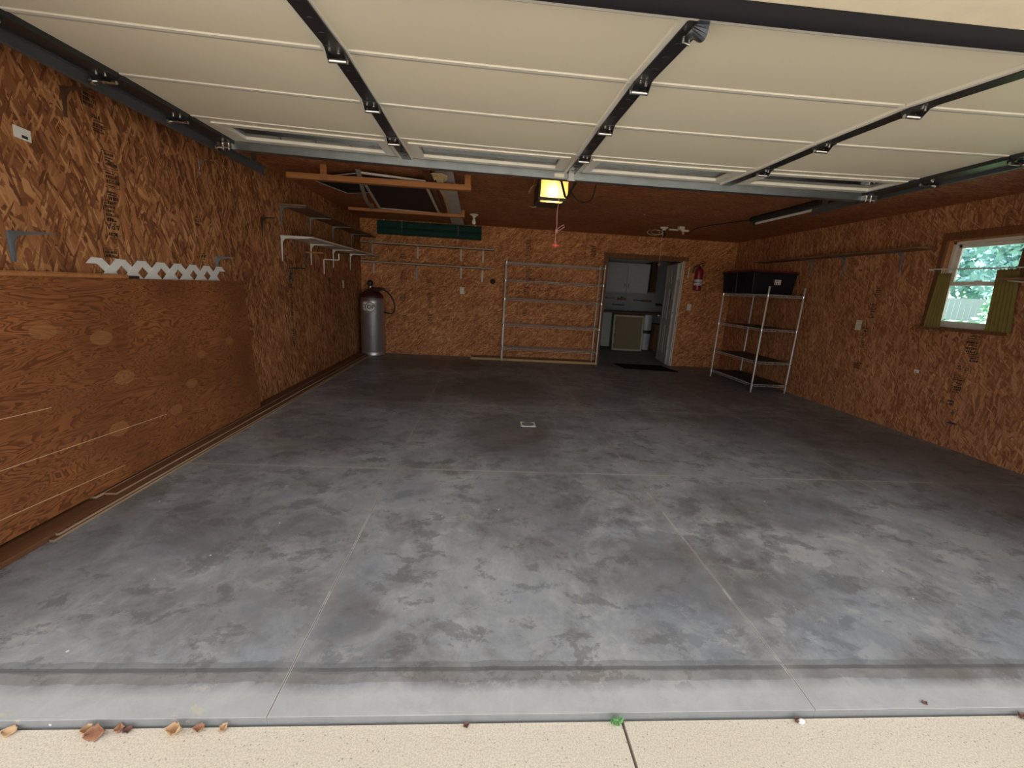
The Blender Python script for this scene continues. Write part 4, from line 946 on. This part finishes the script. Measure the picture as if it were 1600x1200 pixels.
# ================================================================== WALL FITTINGS
ex_ = thing('fire_extinguisher', (4.03, 8.10, 1.49), 'red fire extinguisher with white band hung on the back wall beside the doorway', 'fire extinguisher')
ex0, ey0 = 4.035, 8.105
MB().lathe([(.05, 1.495), (.068, 1.50), (.073, 1.515), (.073, 1.86), (.066, 1.895), (.04, 1.925), (.022, 1.94), (.02, 1.955)], (ex0, ey0, 0), 28).build('cylinder', 'red', ex_, smooth=True)
lbl = MB().lathe([(.0735, 1.60), (.0742, 1.601), (.0742, 1.705), (.0735, 1.706)], (ex0, ey0, 0), 28).build('label_band', 'paper', ex_, smooth=True)
m = MB()
for z in (1.685, 1.672, 1.66, 1.615): m.lathe([(.0743, z), (.0746, z + .001), (.0746, z + .004), (.0743, z + .005)], (ex0, ey0, 0), 28)
m.build('label_print', 'greybracket', lbl)
MB().lathe([(.0748, 1.638), (.077, 1.639), (.077, 1.652), (.0748, 1.653)], (ex0, ey0, 0), 28).build('strap', 'black', ex_, smooth=True)
MB().bx(ex0 - .02, ex0 + .02, ey0 - .02, ey0 + .02, 1.95, 1.985).prism([(ex0 - .01, ey0 - .012, 1.985), (ex0 + .095, ey0 - .012, 2.02), (ex0 + .095, ey0 - .012, 2.028), (ex0 - .01, ey0 - .012, 2.0)], (0, .024, 0)).prism([(ex0 - .01, ey0 - .012, 1.965), (ex0 + .085, ey0 - .012, 1.96), (ex0 + .085, ey0 - .012, 1.968), (ex0 - .01, ey0 - .012, 1.978)], (0, .024, 0)).build('valve_handle', 'black', ex_, bevel=.002)
MB().ball((ex0 + .0, ey0 - .03, 1.97), .016, 8).build('gauge', 'zinc', ex_, smooth=True)
MB().tube([(ex0 - .02, ey0, 1.97), (ex0 - .08, ey0 - .005, 1.955), (ex0 - .125, ey0 - .01, 1.90), (ex0 - .13, ey0 - .01, 1.82)], .009, 8).build('hose', 'rubber', ex_, smooth=True)
def plate(name, p, normal, wd, ht, label, cat, kind):
    x, y, z = p; t = thing(name, p, label, cat, None)
    if normal == 'y': A = lambda a0, a1, d0, d1, z0, z1: (x + a0, x + a1, y - d1, y - d0, z + z0, z + z1)
    elif normal == 'x': A = lambda a0, a1, d0, d1, z0, z1: (x + d0, x + d1, y + a0, y + a1, z + z0, z + z1)
    else: A = lambda a0, a1, d0, d1, z0, z1: (x - d1, x - d0, y + a0, y + a1, z + z0, z + z1)
    MB().bx(*A(-wd / 2, wd / 2, 0, .006, -ht / 2, ht / 2)).build('cover_plate', 'ivory', t, bevel=.002)
    if kind == 'outlet':
        for s in (-1, 1): MB().bx(*A(-.016, .016, .006, .0085, s * .02 - .013, s * .02 + .013)).build('socket', 'vinyl', t, bevel=.001)
    elif kind == 'switch': MB().bx(*A(-.005, .005, .006, .018, -.012, .014)).build('toggle', 'vinyl', t, bevel=.001)
    return t
plate('wall_outlet', (-.46, YB, 1.256), 'y', .082, .125, 'ivory outlet plate on the back wall under the long shelves', 'outlet', 'outlet')
plate('wall_outlet', (XL, 7.17, 1.263), 'x', .075, .125, 'ivory outlet plate on the left wall near the silver tank', 'outlet', 'outlet')
plate('light_switch', (3.975, YB, 1.18), 'y', .08, .125, 'ivory light switch plate under the fire extinguisher', 'light switch', 'switch')
plate('wall_plate', (XR, 5.165, 1.134), '-x', .082, .125, 'blank ivory cover plate on the right wall between rack and window', 'cover plate', 'blank')
def paper_label(p, normal, wd, ht, label, rot=0.0):
    x, y, z = p; t = thing('paper_label', p, label, 'label', None); s = 1 if normal == 'x' else -1
    MB().bx(x, x + s * .0012, y - wd / 2, y + wd / 2, z - ht / 2, z + ht / 2).rot(rot, 'X', p).build('sheet', 'paper', t)
    m = MB().bx(x + s * .0012, x + s * .0018, y - wd * .05, y + wd * .3, z - ht * .36, z - ht * .12)
    m.rot(rot, 'X', p).build('print', 'ink', t); return t
paper_label((XL, 2.447, 1.957), 'x', .082, .055, 'small white barcode label stapled on the left wall above the brackets', math.radians(-4))
paper_label((XR, 4.302, .703), '-x', .052, .034, 'tiny white label low on the right wall below the window')
tag(MB().lathe([(.001, .0), (.045, .001), (.05, .004), (.03, .008), (.001, .01)], (.11, 0, 1.455), 16, 'y').build('knot_burr', 'faintink', None, loc=(.11, 0, 1.455)), 'dark round blotch on the back wall near the right end of the long shelves', 'blotch').location = (.11, YB - .011, 1.455)

# ------------------------------------------------------------------ mill stamps printed on the wall panels (rows of worn block print)
def stamp(parent, normal, u, z, wd, ht, seed, apa=None, box_=True):
    rnd = random.Random(seed); m = MB(); s = {'x': 1, '-x': -1}.get(normal); tilt = rnd.uniform(-.02, .02)
    def q(u0, u1, z0, z1):
        if normal == 'y': m.bx(u0, u1, YB - .0012, YB - .0004, z0, z1)
        else:
            X = XL if s > 0 else XR
            m.bx(X + s * .0004, X + s * .0012, u0, u1, z0, z1)
    if box_:
        for a, b, c, d in ((u - wd / 2, u + wd / 2, z + ht / 2 - .003, z + ht / 2), (u - wd / 2, u + wd / 2, z - ht / 2, z - ht / 2 + .003), (u - wd / 2, u - wd / 2 + .003, z - ht / 2, z + ht / 2), (u + wd / 2 - .003, u + wd / 2, z - ht / 2, z + ht / 2)):
            if rnd.random() < .8: q(a, b, c, d)
    zz = z + ht / 2 - .012
    while zz > z - ht / 2 + .012:
        h = rnd.choice((.007, .01, .014, .02)); uu = u - wd / 2 + .01 + rnd.random() * .012
        end = u + wd / 2 - .008 - rnd.random() * wd * .3
        if apa and abs(zz - apa) < .035:
            zz = apa - .04; continue
        while uu < end:
            l = rnd.uniform(.25, .8) * h
            q(uu, uu + l, zz - h, zz - h * rnd.choice((0, 0, .5)))
            if rnd.random() < .5: q(uu, uu + l * 1.3, zz - h * .3, zz)
            uu += l + h * rnd.uniform(.15, .35)
        zz -= h + rnd.uniform(.005, .014)
    if apa:
        if normal == 'y': text(m, 'APA', .06, (u, YB - .0004, apa), (-1, 0, 0), (0, 0, -1), .0004)
        else: text(m, 'APA', .055, (XL + .0006 if s > 0 else XR - .0006, u, apa), (0, -1 * s, 0), (0, 0, -1), .0004)
    return m.build('printed_stamp', 'faintink', parent)
for i, (u, z, a, b, apa) in enumerate(((2.86, 2.27, .1, .08, None), (2.90, 2.15, .1, .12, None), (2.945, 1.97, .1, .10, None), (2.94, 1.86, .11, .10, None), (2.93, 1.755, .1, .09, None), (2.905, 1.63, .11, .2, 1.585), (2.86, 1.42, .11, .05, None), (3.70, 1.735, .07, .09, None), (3.74, 1.45, .07, .07, None), (5.29, 1.36, .09, .3, None), (5.29, 1.0, .09, .3, None), (5.28, .62, .08, .2, None), (6.56, 1.25, .09, .25, None), (6.55, .95, .08, .25, None))):
    stamp(wl, 'x', u, z, a, b, 10 + i, apa, i % 3 != 1)
for i, (u, z, a, b) in enumerate(((3.845, 1.06, .125, .19), (3.80, .95, .11, .1), (3.83, .81, .08, .06), (3.90, .82, .07, .06), (3.87, .655, .1, .19), (3.88, .46, .07, .07), (3.84, .375, .08, .05), (3.82, .26, .12, .045), (5.0, 1.55, .1, .12), (5.02, 1.33, .11, .18), (5.06, 1.05, .1, .14), (5.05, .9, .1, .12), (5.05, .64, .12, .09))):
    stamp(wr, '-x', u, z, a, b, 40 + i, None, i % 2 == 0)
for i, (u, z, a, b) in enumerate(((-1.555, 1.82, .1, .12), (-1.55, 1.45, .1, .25), (-1.55, 1.12, .11, .25), (-1.53, .68, .09, .14), (-1.06, 1.40, .1, .12), (-1.055, 1.05, .1, .3), (-1.05, .72, .09, .16), (.78, 1.60, .1, .25), (.76, 1.3, .1, .2), (.74, .92, .08, .15), (.75, 2.1, .1, .3), (1.98, 2.12, .1, .2))):
    stamp(wb, 'y', u, z, a * 1.35, b, 70 + i, None, i % 2 == 0)

# ================================================================== CURTAINS at the window
crod = thing('curtain_rod', (XR - .06, 3.95, 1.785), 'thin white twisted curtain rod across the right wall window', 'curtain rod')
MB().tube([(XR - .06, 3.56, 1.776), (XR - .06, 4.40, 1.79)], .006, 8).build('rod', 'white', crod)
m = MB()
for i in range(46): m.tube([(XR - .06 + .0055 * math.cos(i * 1.4), 3.6 + i * .013, 1.778 + .0055 * math.sin(i * 1.4)), (XR - .06 + .0055 * math.cos(i * 1.4 + .5), 3.606 + i * .013, 1.778 + .0055 * math.sin(i * 1.4 + .5))], .003, 4)
m.build('twist', 'greybracket', crod)
for y in (3.565, 4.395): MB().bx(XR - .066, XR - .016, y - .004, y + .004, 1.776, 1.796).build('rod_holder', 'white', crod)
def curtain(y0, y1, yb0, yb1, z0, z1, n, label):
    t = thing('curtain', (XR - .06, (y0 + y1) / 2, z0), label, 'curtain', 'mustard curtains')
    m = MB(); K = n * 8; rows = 10; g = []
    for j in range(rows + 1):
        f = j / rows; row = []
        for i in range(K + 1):
            a = i / K; y = (y0 + (y1 - y0) * a) * (1 - f) + (yb0 + (yb1 - yb0) * a) * f
            row.append(m.b.verts.new((XR - .06 + .014 * math.sin(a * n * 2 * math.pi) * (.6 + .4 * f), y, z1 + (z0 - z1) * f + (.006 * math.sin(a * n * 2 * math.pi) if j == 0 else 0))))
        g.append(row)
    for j in range(rows):
        for i in range(K): m.b.faces.new((g[j][i], g[j][i + 1], g[j + 1][i + 1], g[j + 1][i]))
    o = m.build('cloth', 'curtain', t, smooth=True); s = o.modifiers.new('thickness', 'SOLIDIFY'); s.thickness = .002
    m = MB()
    for i in range(n):
        yy = y0 + (y1 - y0) * (i + .25) / n; m.tube([(XR - .06, yy, z1 - .004), (XR - .06, yy, 1.785)], .0018, 5)
    m.build('curtain_hook', 'white', t)
    return t
curtain(4.165, 4.285, 4.145, 4.30, 1.19, 1.745, 5, 'mustard curtain gathered at the left side of the window')
curtain(3.60, 3.775, 3.53, 3.73, 1.20, 1.765, 6, 'mustard curtain at the right side of the window, behind the shelf')

# ================================================================== FLOOR ITEMS
dr = thing('floor_drain', (.477, 4.09, 0), 'white floor drain cover in the middle of the garage floor', 'drain')
MB().bx(.402, .552, 4.02, 4.17, 0, .006).build('frame', 'vinyl', dr, bevel=.003)
MB().lathe([(.062, .006), (.062, .0075), (.05, .0075), (.05, .0062)], (.477, 4.095, 0), 32).build('rim', 'greybracket', dr)
m = MB()
for i in range(7):
    xx = .477 - .036 + .012 * i; h = math.sqrt(max(0, .046 ** 2 - (xx - .477) ** 2)); m.bx(xx - .003, xx + .003, 4.095 - h, 4.095 + h, .0062, .0078)
m.build('grate', 'trimgrey', dr)
tag(MB().hexa([(2.64, 7.62, .0005), (3.62, 7.50, .0005), (3.52, 8.13, .0005), (2.56, 8.13, .0005)], [(2.64, 7.62, .012), (3.62, 7.50, .012), (3.52, 8.13, .012), (2.56, 8.13, .012)]).build('door_mat', 'rug', None, loc=(3.1, 7.9, 0), bevel=.004), 'black mat lying on the floor in front of the open doorway', 'mat')
def leaf_mesh(size, seed, mat, curl):
    rnd = random.Random(seed); m = MB(); n = 7; L_ = size; g = []
    for i in range(n + 1):
        f = i / n; wd = size * .42 * math.sin(math.pi * min(1, f * .95 + .04)) * (1 + .22 * math.sin(f * 17 + seed))
        lift = curl * size * (f - .5) ** 2 * 2
        g.append([m.b.verts.new((L_ * (f - .5), wd * (k / 2 - 1), lift + abs(k / 2 - 1) ** 1.6 * curl * size * .8 + rnd.uniform(-.04, .04) * size + .004)) for k in range(5)])
    for i in range(n):
        for k in range(4): m.b.faces.new((g[i][k], g[i + 1][k], g[i + 1][k + 1], g[i][k + 1]))
    return m
def leaf(x, y, z, size, rz, tilt, mat, seed, curl, label):
    m = leaf_mesh(size, seed, mat, curl); o = m.build('dry_leaf', mat, None, loc=(0, 0, 0), smooth=True)
    s = o.modifiers.new('thickness', 'SOLIDIFY'); s.thickness = .0012
    zmin = min((Matrix.Rotation(rz, 3, 'Z') @ Matrix.Rotation(tilt, 3, 'X') @ v.co).z for v in o.data.vertices)
    o.location = (x, y, z - zmin + .001); o.rotation_euler = (tilt, 0, rz)
    return tag(o, label, 'leaf', 'dry leaves along the slab edge')
DZ_ = -.032
for lx, ly, s, rz, ti, mt, cu, lab in ((-1.115, 1.082, .05, .3, .9, 'leafbrown', .5, 'largest curled brown leaf against the slab edge at the lower left'), (-0.890, 1.082, .04, .2, .5, 'leafpale', .9, 'cupped tan leaf at the slab edge right of the largest leaf'),
        (-1.365, 1.082, .04, .1, .1, 'leafpale', .25, 'flat pale leaf at the slab edge in the lower left corner'), (-1.153, 1.082, .03, .9, .5, 'leafpale', .9, 'small curled leaf just left of the largest brown leaf'), (-1.059, 1.082, .03, 2.0, .1, 'leafbrown', .4, 'small brown leaf scrap just right of the largest leaf'),
        (-1.033, 1.082, .025, .7, .2, 'leafred', .5, 'reddish leaf scrap between the largest leaf and the cupped leaf'), (-0.825, 1.082, .03, .4, .2, 'leafbrown', .6, 'small brown leaf scrap right of the cupped tan leaf'), (-0.763, 1.082, .026, 1.2, .6, 'leafpale', .7, 'last pale curled leaf at the slab edge left of the floor crack'),
        (-0.010, 1.082, .02, .5, .3, 'leafred', .6, 'reddish leaf scrap at the slab edge left of the green weed'), (1.102, 1.082, .02, .8, .4, 'leafred', .8, 'dark curled leaf at the slab edge near the right floor crack'), (1.943, 1.082, .03, .3, .2, 'leafred', .5, 'maroon leaf at the slab edge at the far right')):
    leaf(lx, ly, DZ_, s, rz, ti, mt, int(lx * 97) % 50, cu, lab)
leaf(1.606, 1.117, -.006, .02, .2, .05, 'leafred', 5, .2, 'small maroon leaf lying on the worn slab strip at the right')
p = Vector((1.119, 1.080, DZ_)); tag(MB().ball((p.x, p.y - .005, DZ_ + .008), .0095, 7, (1.3, .9, .9)).build('pebble', 'paper', None, loc=(p.x, p.y - .005, DZ_), smooth=True), 'white pebble beside the dark curled leaf at the slab edge', 'pebble')
p = Vector((0.482, 1.097, DZ_)); wd = thing('weed', (p.x, 1.078, DZ_), 'small green weed growing at the slab edge above the driveway joint', 'weed')
m = MB(); rnd = random.Random(4)
for i in range(26):
    a = rnd.uniform(0, 6.28); r = rnd.uniform(.004, .02); z = DZ_ + rnd.uniform(.006, .036); c = Vector((p.x + r * math.cos(a) * 1.1, 1.076 + r * math.sin(a) * .5, z)); s = rnd.uniform(.006, .011)
    e1 = Vector((math.cos(a + 1), math.sin(a + 1), rnd.uniform(-.4, .4))) * s; e2 = Vector((-math.sin(a), math.cos(a) * .5, .7)) * s
    m.add([c - e1, c + e2 * .8, c + e1, c - e2 * .8], [(0, 1, 2, 3)])
m.build('leaves', 'weed', wd)
m = MB()
for i in range(5): m.tube([(p.x + .002 * i, 1.076, DZ_), (p.x + .006 * (i - 2), 1.076 - .002 * i, DZ_ + .026)], .0012, 5)
m.build('stem', 'weed', wd)

# ================================================================== UTILITY ROOM seen through the doorway
uc = thing('wall_cabinet', (3.45, 10.75, 1.4), 'white double-door wall cabinet in the room behind the doorway', 'cabinet')
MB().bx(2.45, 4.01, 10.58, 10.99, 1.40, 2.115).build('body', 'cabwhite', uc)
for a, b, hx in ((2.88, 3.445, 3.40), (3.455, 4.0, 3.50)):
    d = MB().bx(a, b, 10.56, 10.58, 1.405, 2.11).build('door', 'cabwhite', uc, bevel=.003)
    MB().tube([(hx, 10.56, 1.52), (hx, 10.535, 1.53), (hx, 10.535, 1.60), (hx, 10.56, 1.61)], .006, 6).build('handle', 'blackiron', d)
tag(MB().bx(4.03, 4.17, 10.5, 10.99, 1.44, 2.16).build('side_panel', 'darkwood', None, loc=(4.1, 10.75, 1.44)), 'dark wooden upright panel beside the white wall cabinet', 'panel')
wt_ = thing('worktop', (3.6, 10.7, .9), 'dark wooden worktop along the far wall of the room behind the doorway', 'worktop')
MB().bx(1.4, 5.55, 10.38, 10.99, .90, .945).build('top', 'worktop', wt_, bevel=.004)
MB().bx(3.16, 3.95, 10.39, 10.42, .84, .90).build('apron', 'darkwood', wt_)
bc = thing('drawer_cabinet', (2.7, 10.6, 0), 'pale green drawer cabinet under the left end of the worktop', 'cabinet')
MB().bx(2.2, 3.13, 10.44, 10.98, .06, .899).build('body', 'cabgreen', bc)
for i in range(5):
    z0 = .09 + i * .16; d = MB().bx(2.62, 3.12, 10.42, 10.44, z0, z0 + .148).build('drawer', 'cabgreen', bc, bevel=.003)
pn = thing('framed_screen', (3.53, 10.3, 0), 'tan mesh panel in a cream frame leaning against the worktop', 'framed panel')
def lean(m): return m.rot(math.radians(-4), 'X', (3.5, 10.24, .0))
W0, W1, H0 = 3.15, 3.905, .865
lean(MB().bx(W0, W0 + .035, 10.24, 10.27, .0, H0).bx(W1 - .035, W1, 10.24, 10.27, .0, H0).bx(W0, W1, 10.24, 10.27, .0, .035).bx(W0, W1, 10.24, 10.27, H0 - .035, H0)).build('frame', 'creamwood', pn)
lean(MB().bx(W0 + .035, W1 - .035, 10.25, 10.256, .035, H0 - .035)).build('mesh', 'canvas', pn)
for z in (.08, .32, .62): lean(MB().bx(W0 + .035, W0 + .055, 10.238, 10.25, z, z + .08)).build('clip', 'blackiron', pn)
bk = thing('bucket', (4.13, 10.62, 0), 'white cylindrical drum with a black band under the worktop', 'drum')
MB().lathe([(.11, .0), (.125, .01), (.13, .85), (.125, .88), (.02, .89)], (4.10, 10.62, 0), 28).build('drum', 'bucket', bk, smooth=True)
MB().lathe([(.1315, .42), (.134, .422), (.134, .50), (.1315, .502)], (4.10, 10.62, 0), 28).build('band', 'black', bk, smooth=True)
cb = thing('cardboard_box', (4.47, 10.6, 0), 'brown cardboard box on the floor under the worktop', 'box')
MB().bx(4.27, 4.75, 10.42, 10.9, .0, .66).build('carton', 'cardboard', cb, bevel=.004)
MB().bx(4.48, 4.54, 10.418, 10.42, .45, .66).bx(4.48, 4.54, 10.42, 10.9, .66, .661).build('tape', 'stick', cb)
def hang_tool(name, x, z, bits, label):
    t = thing(name, (x, 10.98, z), label, 'hand tool', 'tools hung on the far wall')
    for i, (nm, mt, b) in enumerate(bits): MB().bx(x + b[0], x + b[1], 10.955, 10.985, z + b[2], z + b[3]).build(nm, mt, t, bevel=.003)
    return t
hang_tool('hand_plane', 3.50, 1.24, [('body', 'toolwood', (-.11, .11, -.03, .03)), ('handle', 'toolwood', (-.03, .03, .03, .055))], 'brown wooden tool on the wall under the white cabinet doors')
hang_tool('wood_chisel', 3.22, 1.25, [('blade', 'blackiron', (-.1, .1, -.008, .008)), ('handle', 'toolwood', (-.22, -.1, -.02, .02))], 'thin dark tool on the wall left of the brown wooden tool')
hang_tool('hand_saw', 3.99, 1.225, [('blade', 'blackiron', (-.18, .03, -.01, .012)), ('handle', 'toolwood', (.03, .30, -.03, .025))], 'long tool with brown handle on the wall right of the brown wooden tool')
hang_tool('steel_rule', 3.42, 1.09, [('blade', 'blackiron', (-.16, .16, -.012, .012))], 'dark straight bar on the wall just above the worktop')
hang_tool('pry_bar', 4.50, 1.14, [('bar', 'blackiron', (-.08, .08, -.025, .03)), ('end', 'blackiron', (.08, .16, -.04, -.01))], 'short dark tool on the wall near the door leaf')

# ================================================================== OUTSIDE THE WINDOW
fn = thing('garden_fence', (24, 20, -.14), 'pale grey board fence beyond the lawn seen through the window', 'fence')
m = MB()
for i in range(60): m.bx(22.0 + i * .18, 22.0 + i * .18 + .177, 0, .03, -.05, 2.02)
m.rot(math.radians(-48), 'Z', (22, 0, 0)); bmesh.ops.translate(m.b, verts=m.b.verts, vec=(-5.0, 22.5, 0)); m.build('boards', 'palefence', fn)
def scatter_crown(seed, n, rx, rz, zc, s0):
    rnd = random.Random(seed); m = MB()
    lobes = [(rnd.uniform(-.6, .6) * rx, rnd.uniform(-.6, .6) * rx, zc + rnd.uniform(-.6, .6) * rz, rnd.uniform(.45, .75)) for _ in range(9)]
    for i in range(n):
        lx, ly, lz, lr = lobes[i % 9]
        v = Vector((rnd.gauss(0, 1), rnd.gauss(0, 1), rnd.gauss(0, 1))).normalized() * rnd.uniform(.6, 1.0)
        c = Vector((lx + v.x * rx * lr, ly + v.y * rx * lr, lz + v.z * rz * lr)); s = s0 * rnd.uniform(.6, 1.4)
        a = Vector((rnd.gauss(0, 1), rnd.gauss(0, 1), rnd.gauss(0, 1))).normalized(); b = a.orthogonal().normalized()
        m.add([c - a * s, c + b * s * .6, c + a * s, c - b * s * .6], [(0, 1, 2, 3)])
    return m
tr_ = thing('leafy_tree', (24, 24, -.14), '', 'tree')
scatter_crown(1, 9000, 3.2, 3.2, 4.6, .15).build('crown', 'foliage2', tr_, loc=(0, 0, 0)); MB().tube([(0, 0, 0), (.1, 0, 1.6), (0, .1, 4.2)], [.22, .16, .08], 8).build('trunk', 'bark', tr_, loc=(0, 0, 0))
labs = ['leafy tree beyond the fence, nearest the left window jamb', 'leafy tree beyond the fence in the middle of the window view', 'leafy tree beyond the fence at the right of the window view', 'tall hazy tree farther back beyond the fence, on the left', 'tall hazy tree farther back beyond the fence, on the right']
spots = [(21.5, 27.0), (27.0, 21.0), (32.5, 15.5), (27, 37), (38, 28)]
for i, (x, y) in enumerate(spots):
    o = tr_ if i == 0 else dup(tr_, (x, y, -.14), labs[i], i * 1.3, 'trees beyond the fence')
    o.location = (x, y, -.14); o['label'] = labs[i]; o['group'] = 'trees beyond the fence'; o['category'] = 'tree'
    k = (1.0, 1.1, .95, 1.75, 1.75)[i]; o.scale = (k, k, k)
hd = scatter_crown(5, 3500, 1.0, .55, .55, .09)
for v in hd.b.verts: v.co.x *= 4.2
hd.rot(math.radians(-48), 'Z', (0, 0, 0)); bmesh.ops.translate(hd.b, verts=hd.b.verts, vec=(19.0, 16.3, -.1))
tag(hd.build('hedge', 'foliage', None, loc=(19.0, 16.3, -.14)), 'low green hedge in front of the pale fence outside the window', 'hedge')
sb = thing('garden_shrub', (12.2, 9.4, -.14), 'light green shrub outside, behind the right window curtain', 'shrub')
scatter_crown(9, 900, .45, 1.0, 1.5, .07).build('foliage', 'foliage', sb, loc=(0, 0, 0)); MB().tube([(0, 0, 0), (.02, 0, 1.4)], [.04, .02], 6).build('stem', 'bark', sb, loc=(0, 0, 0))
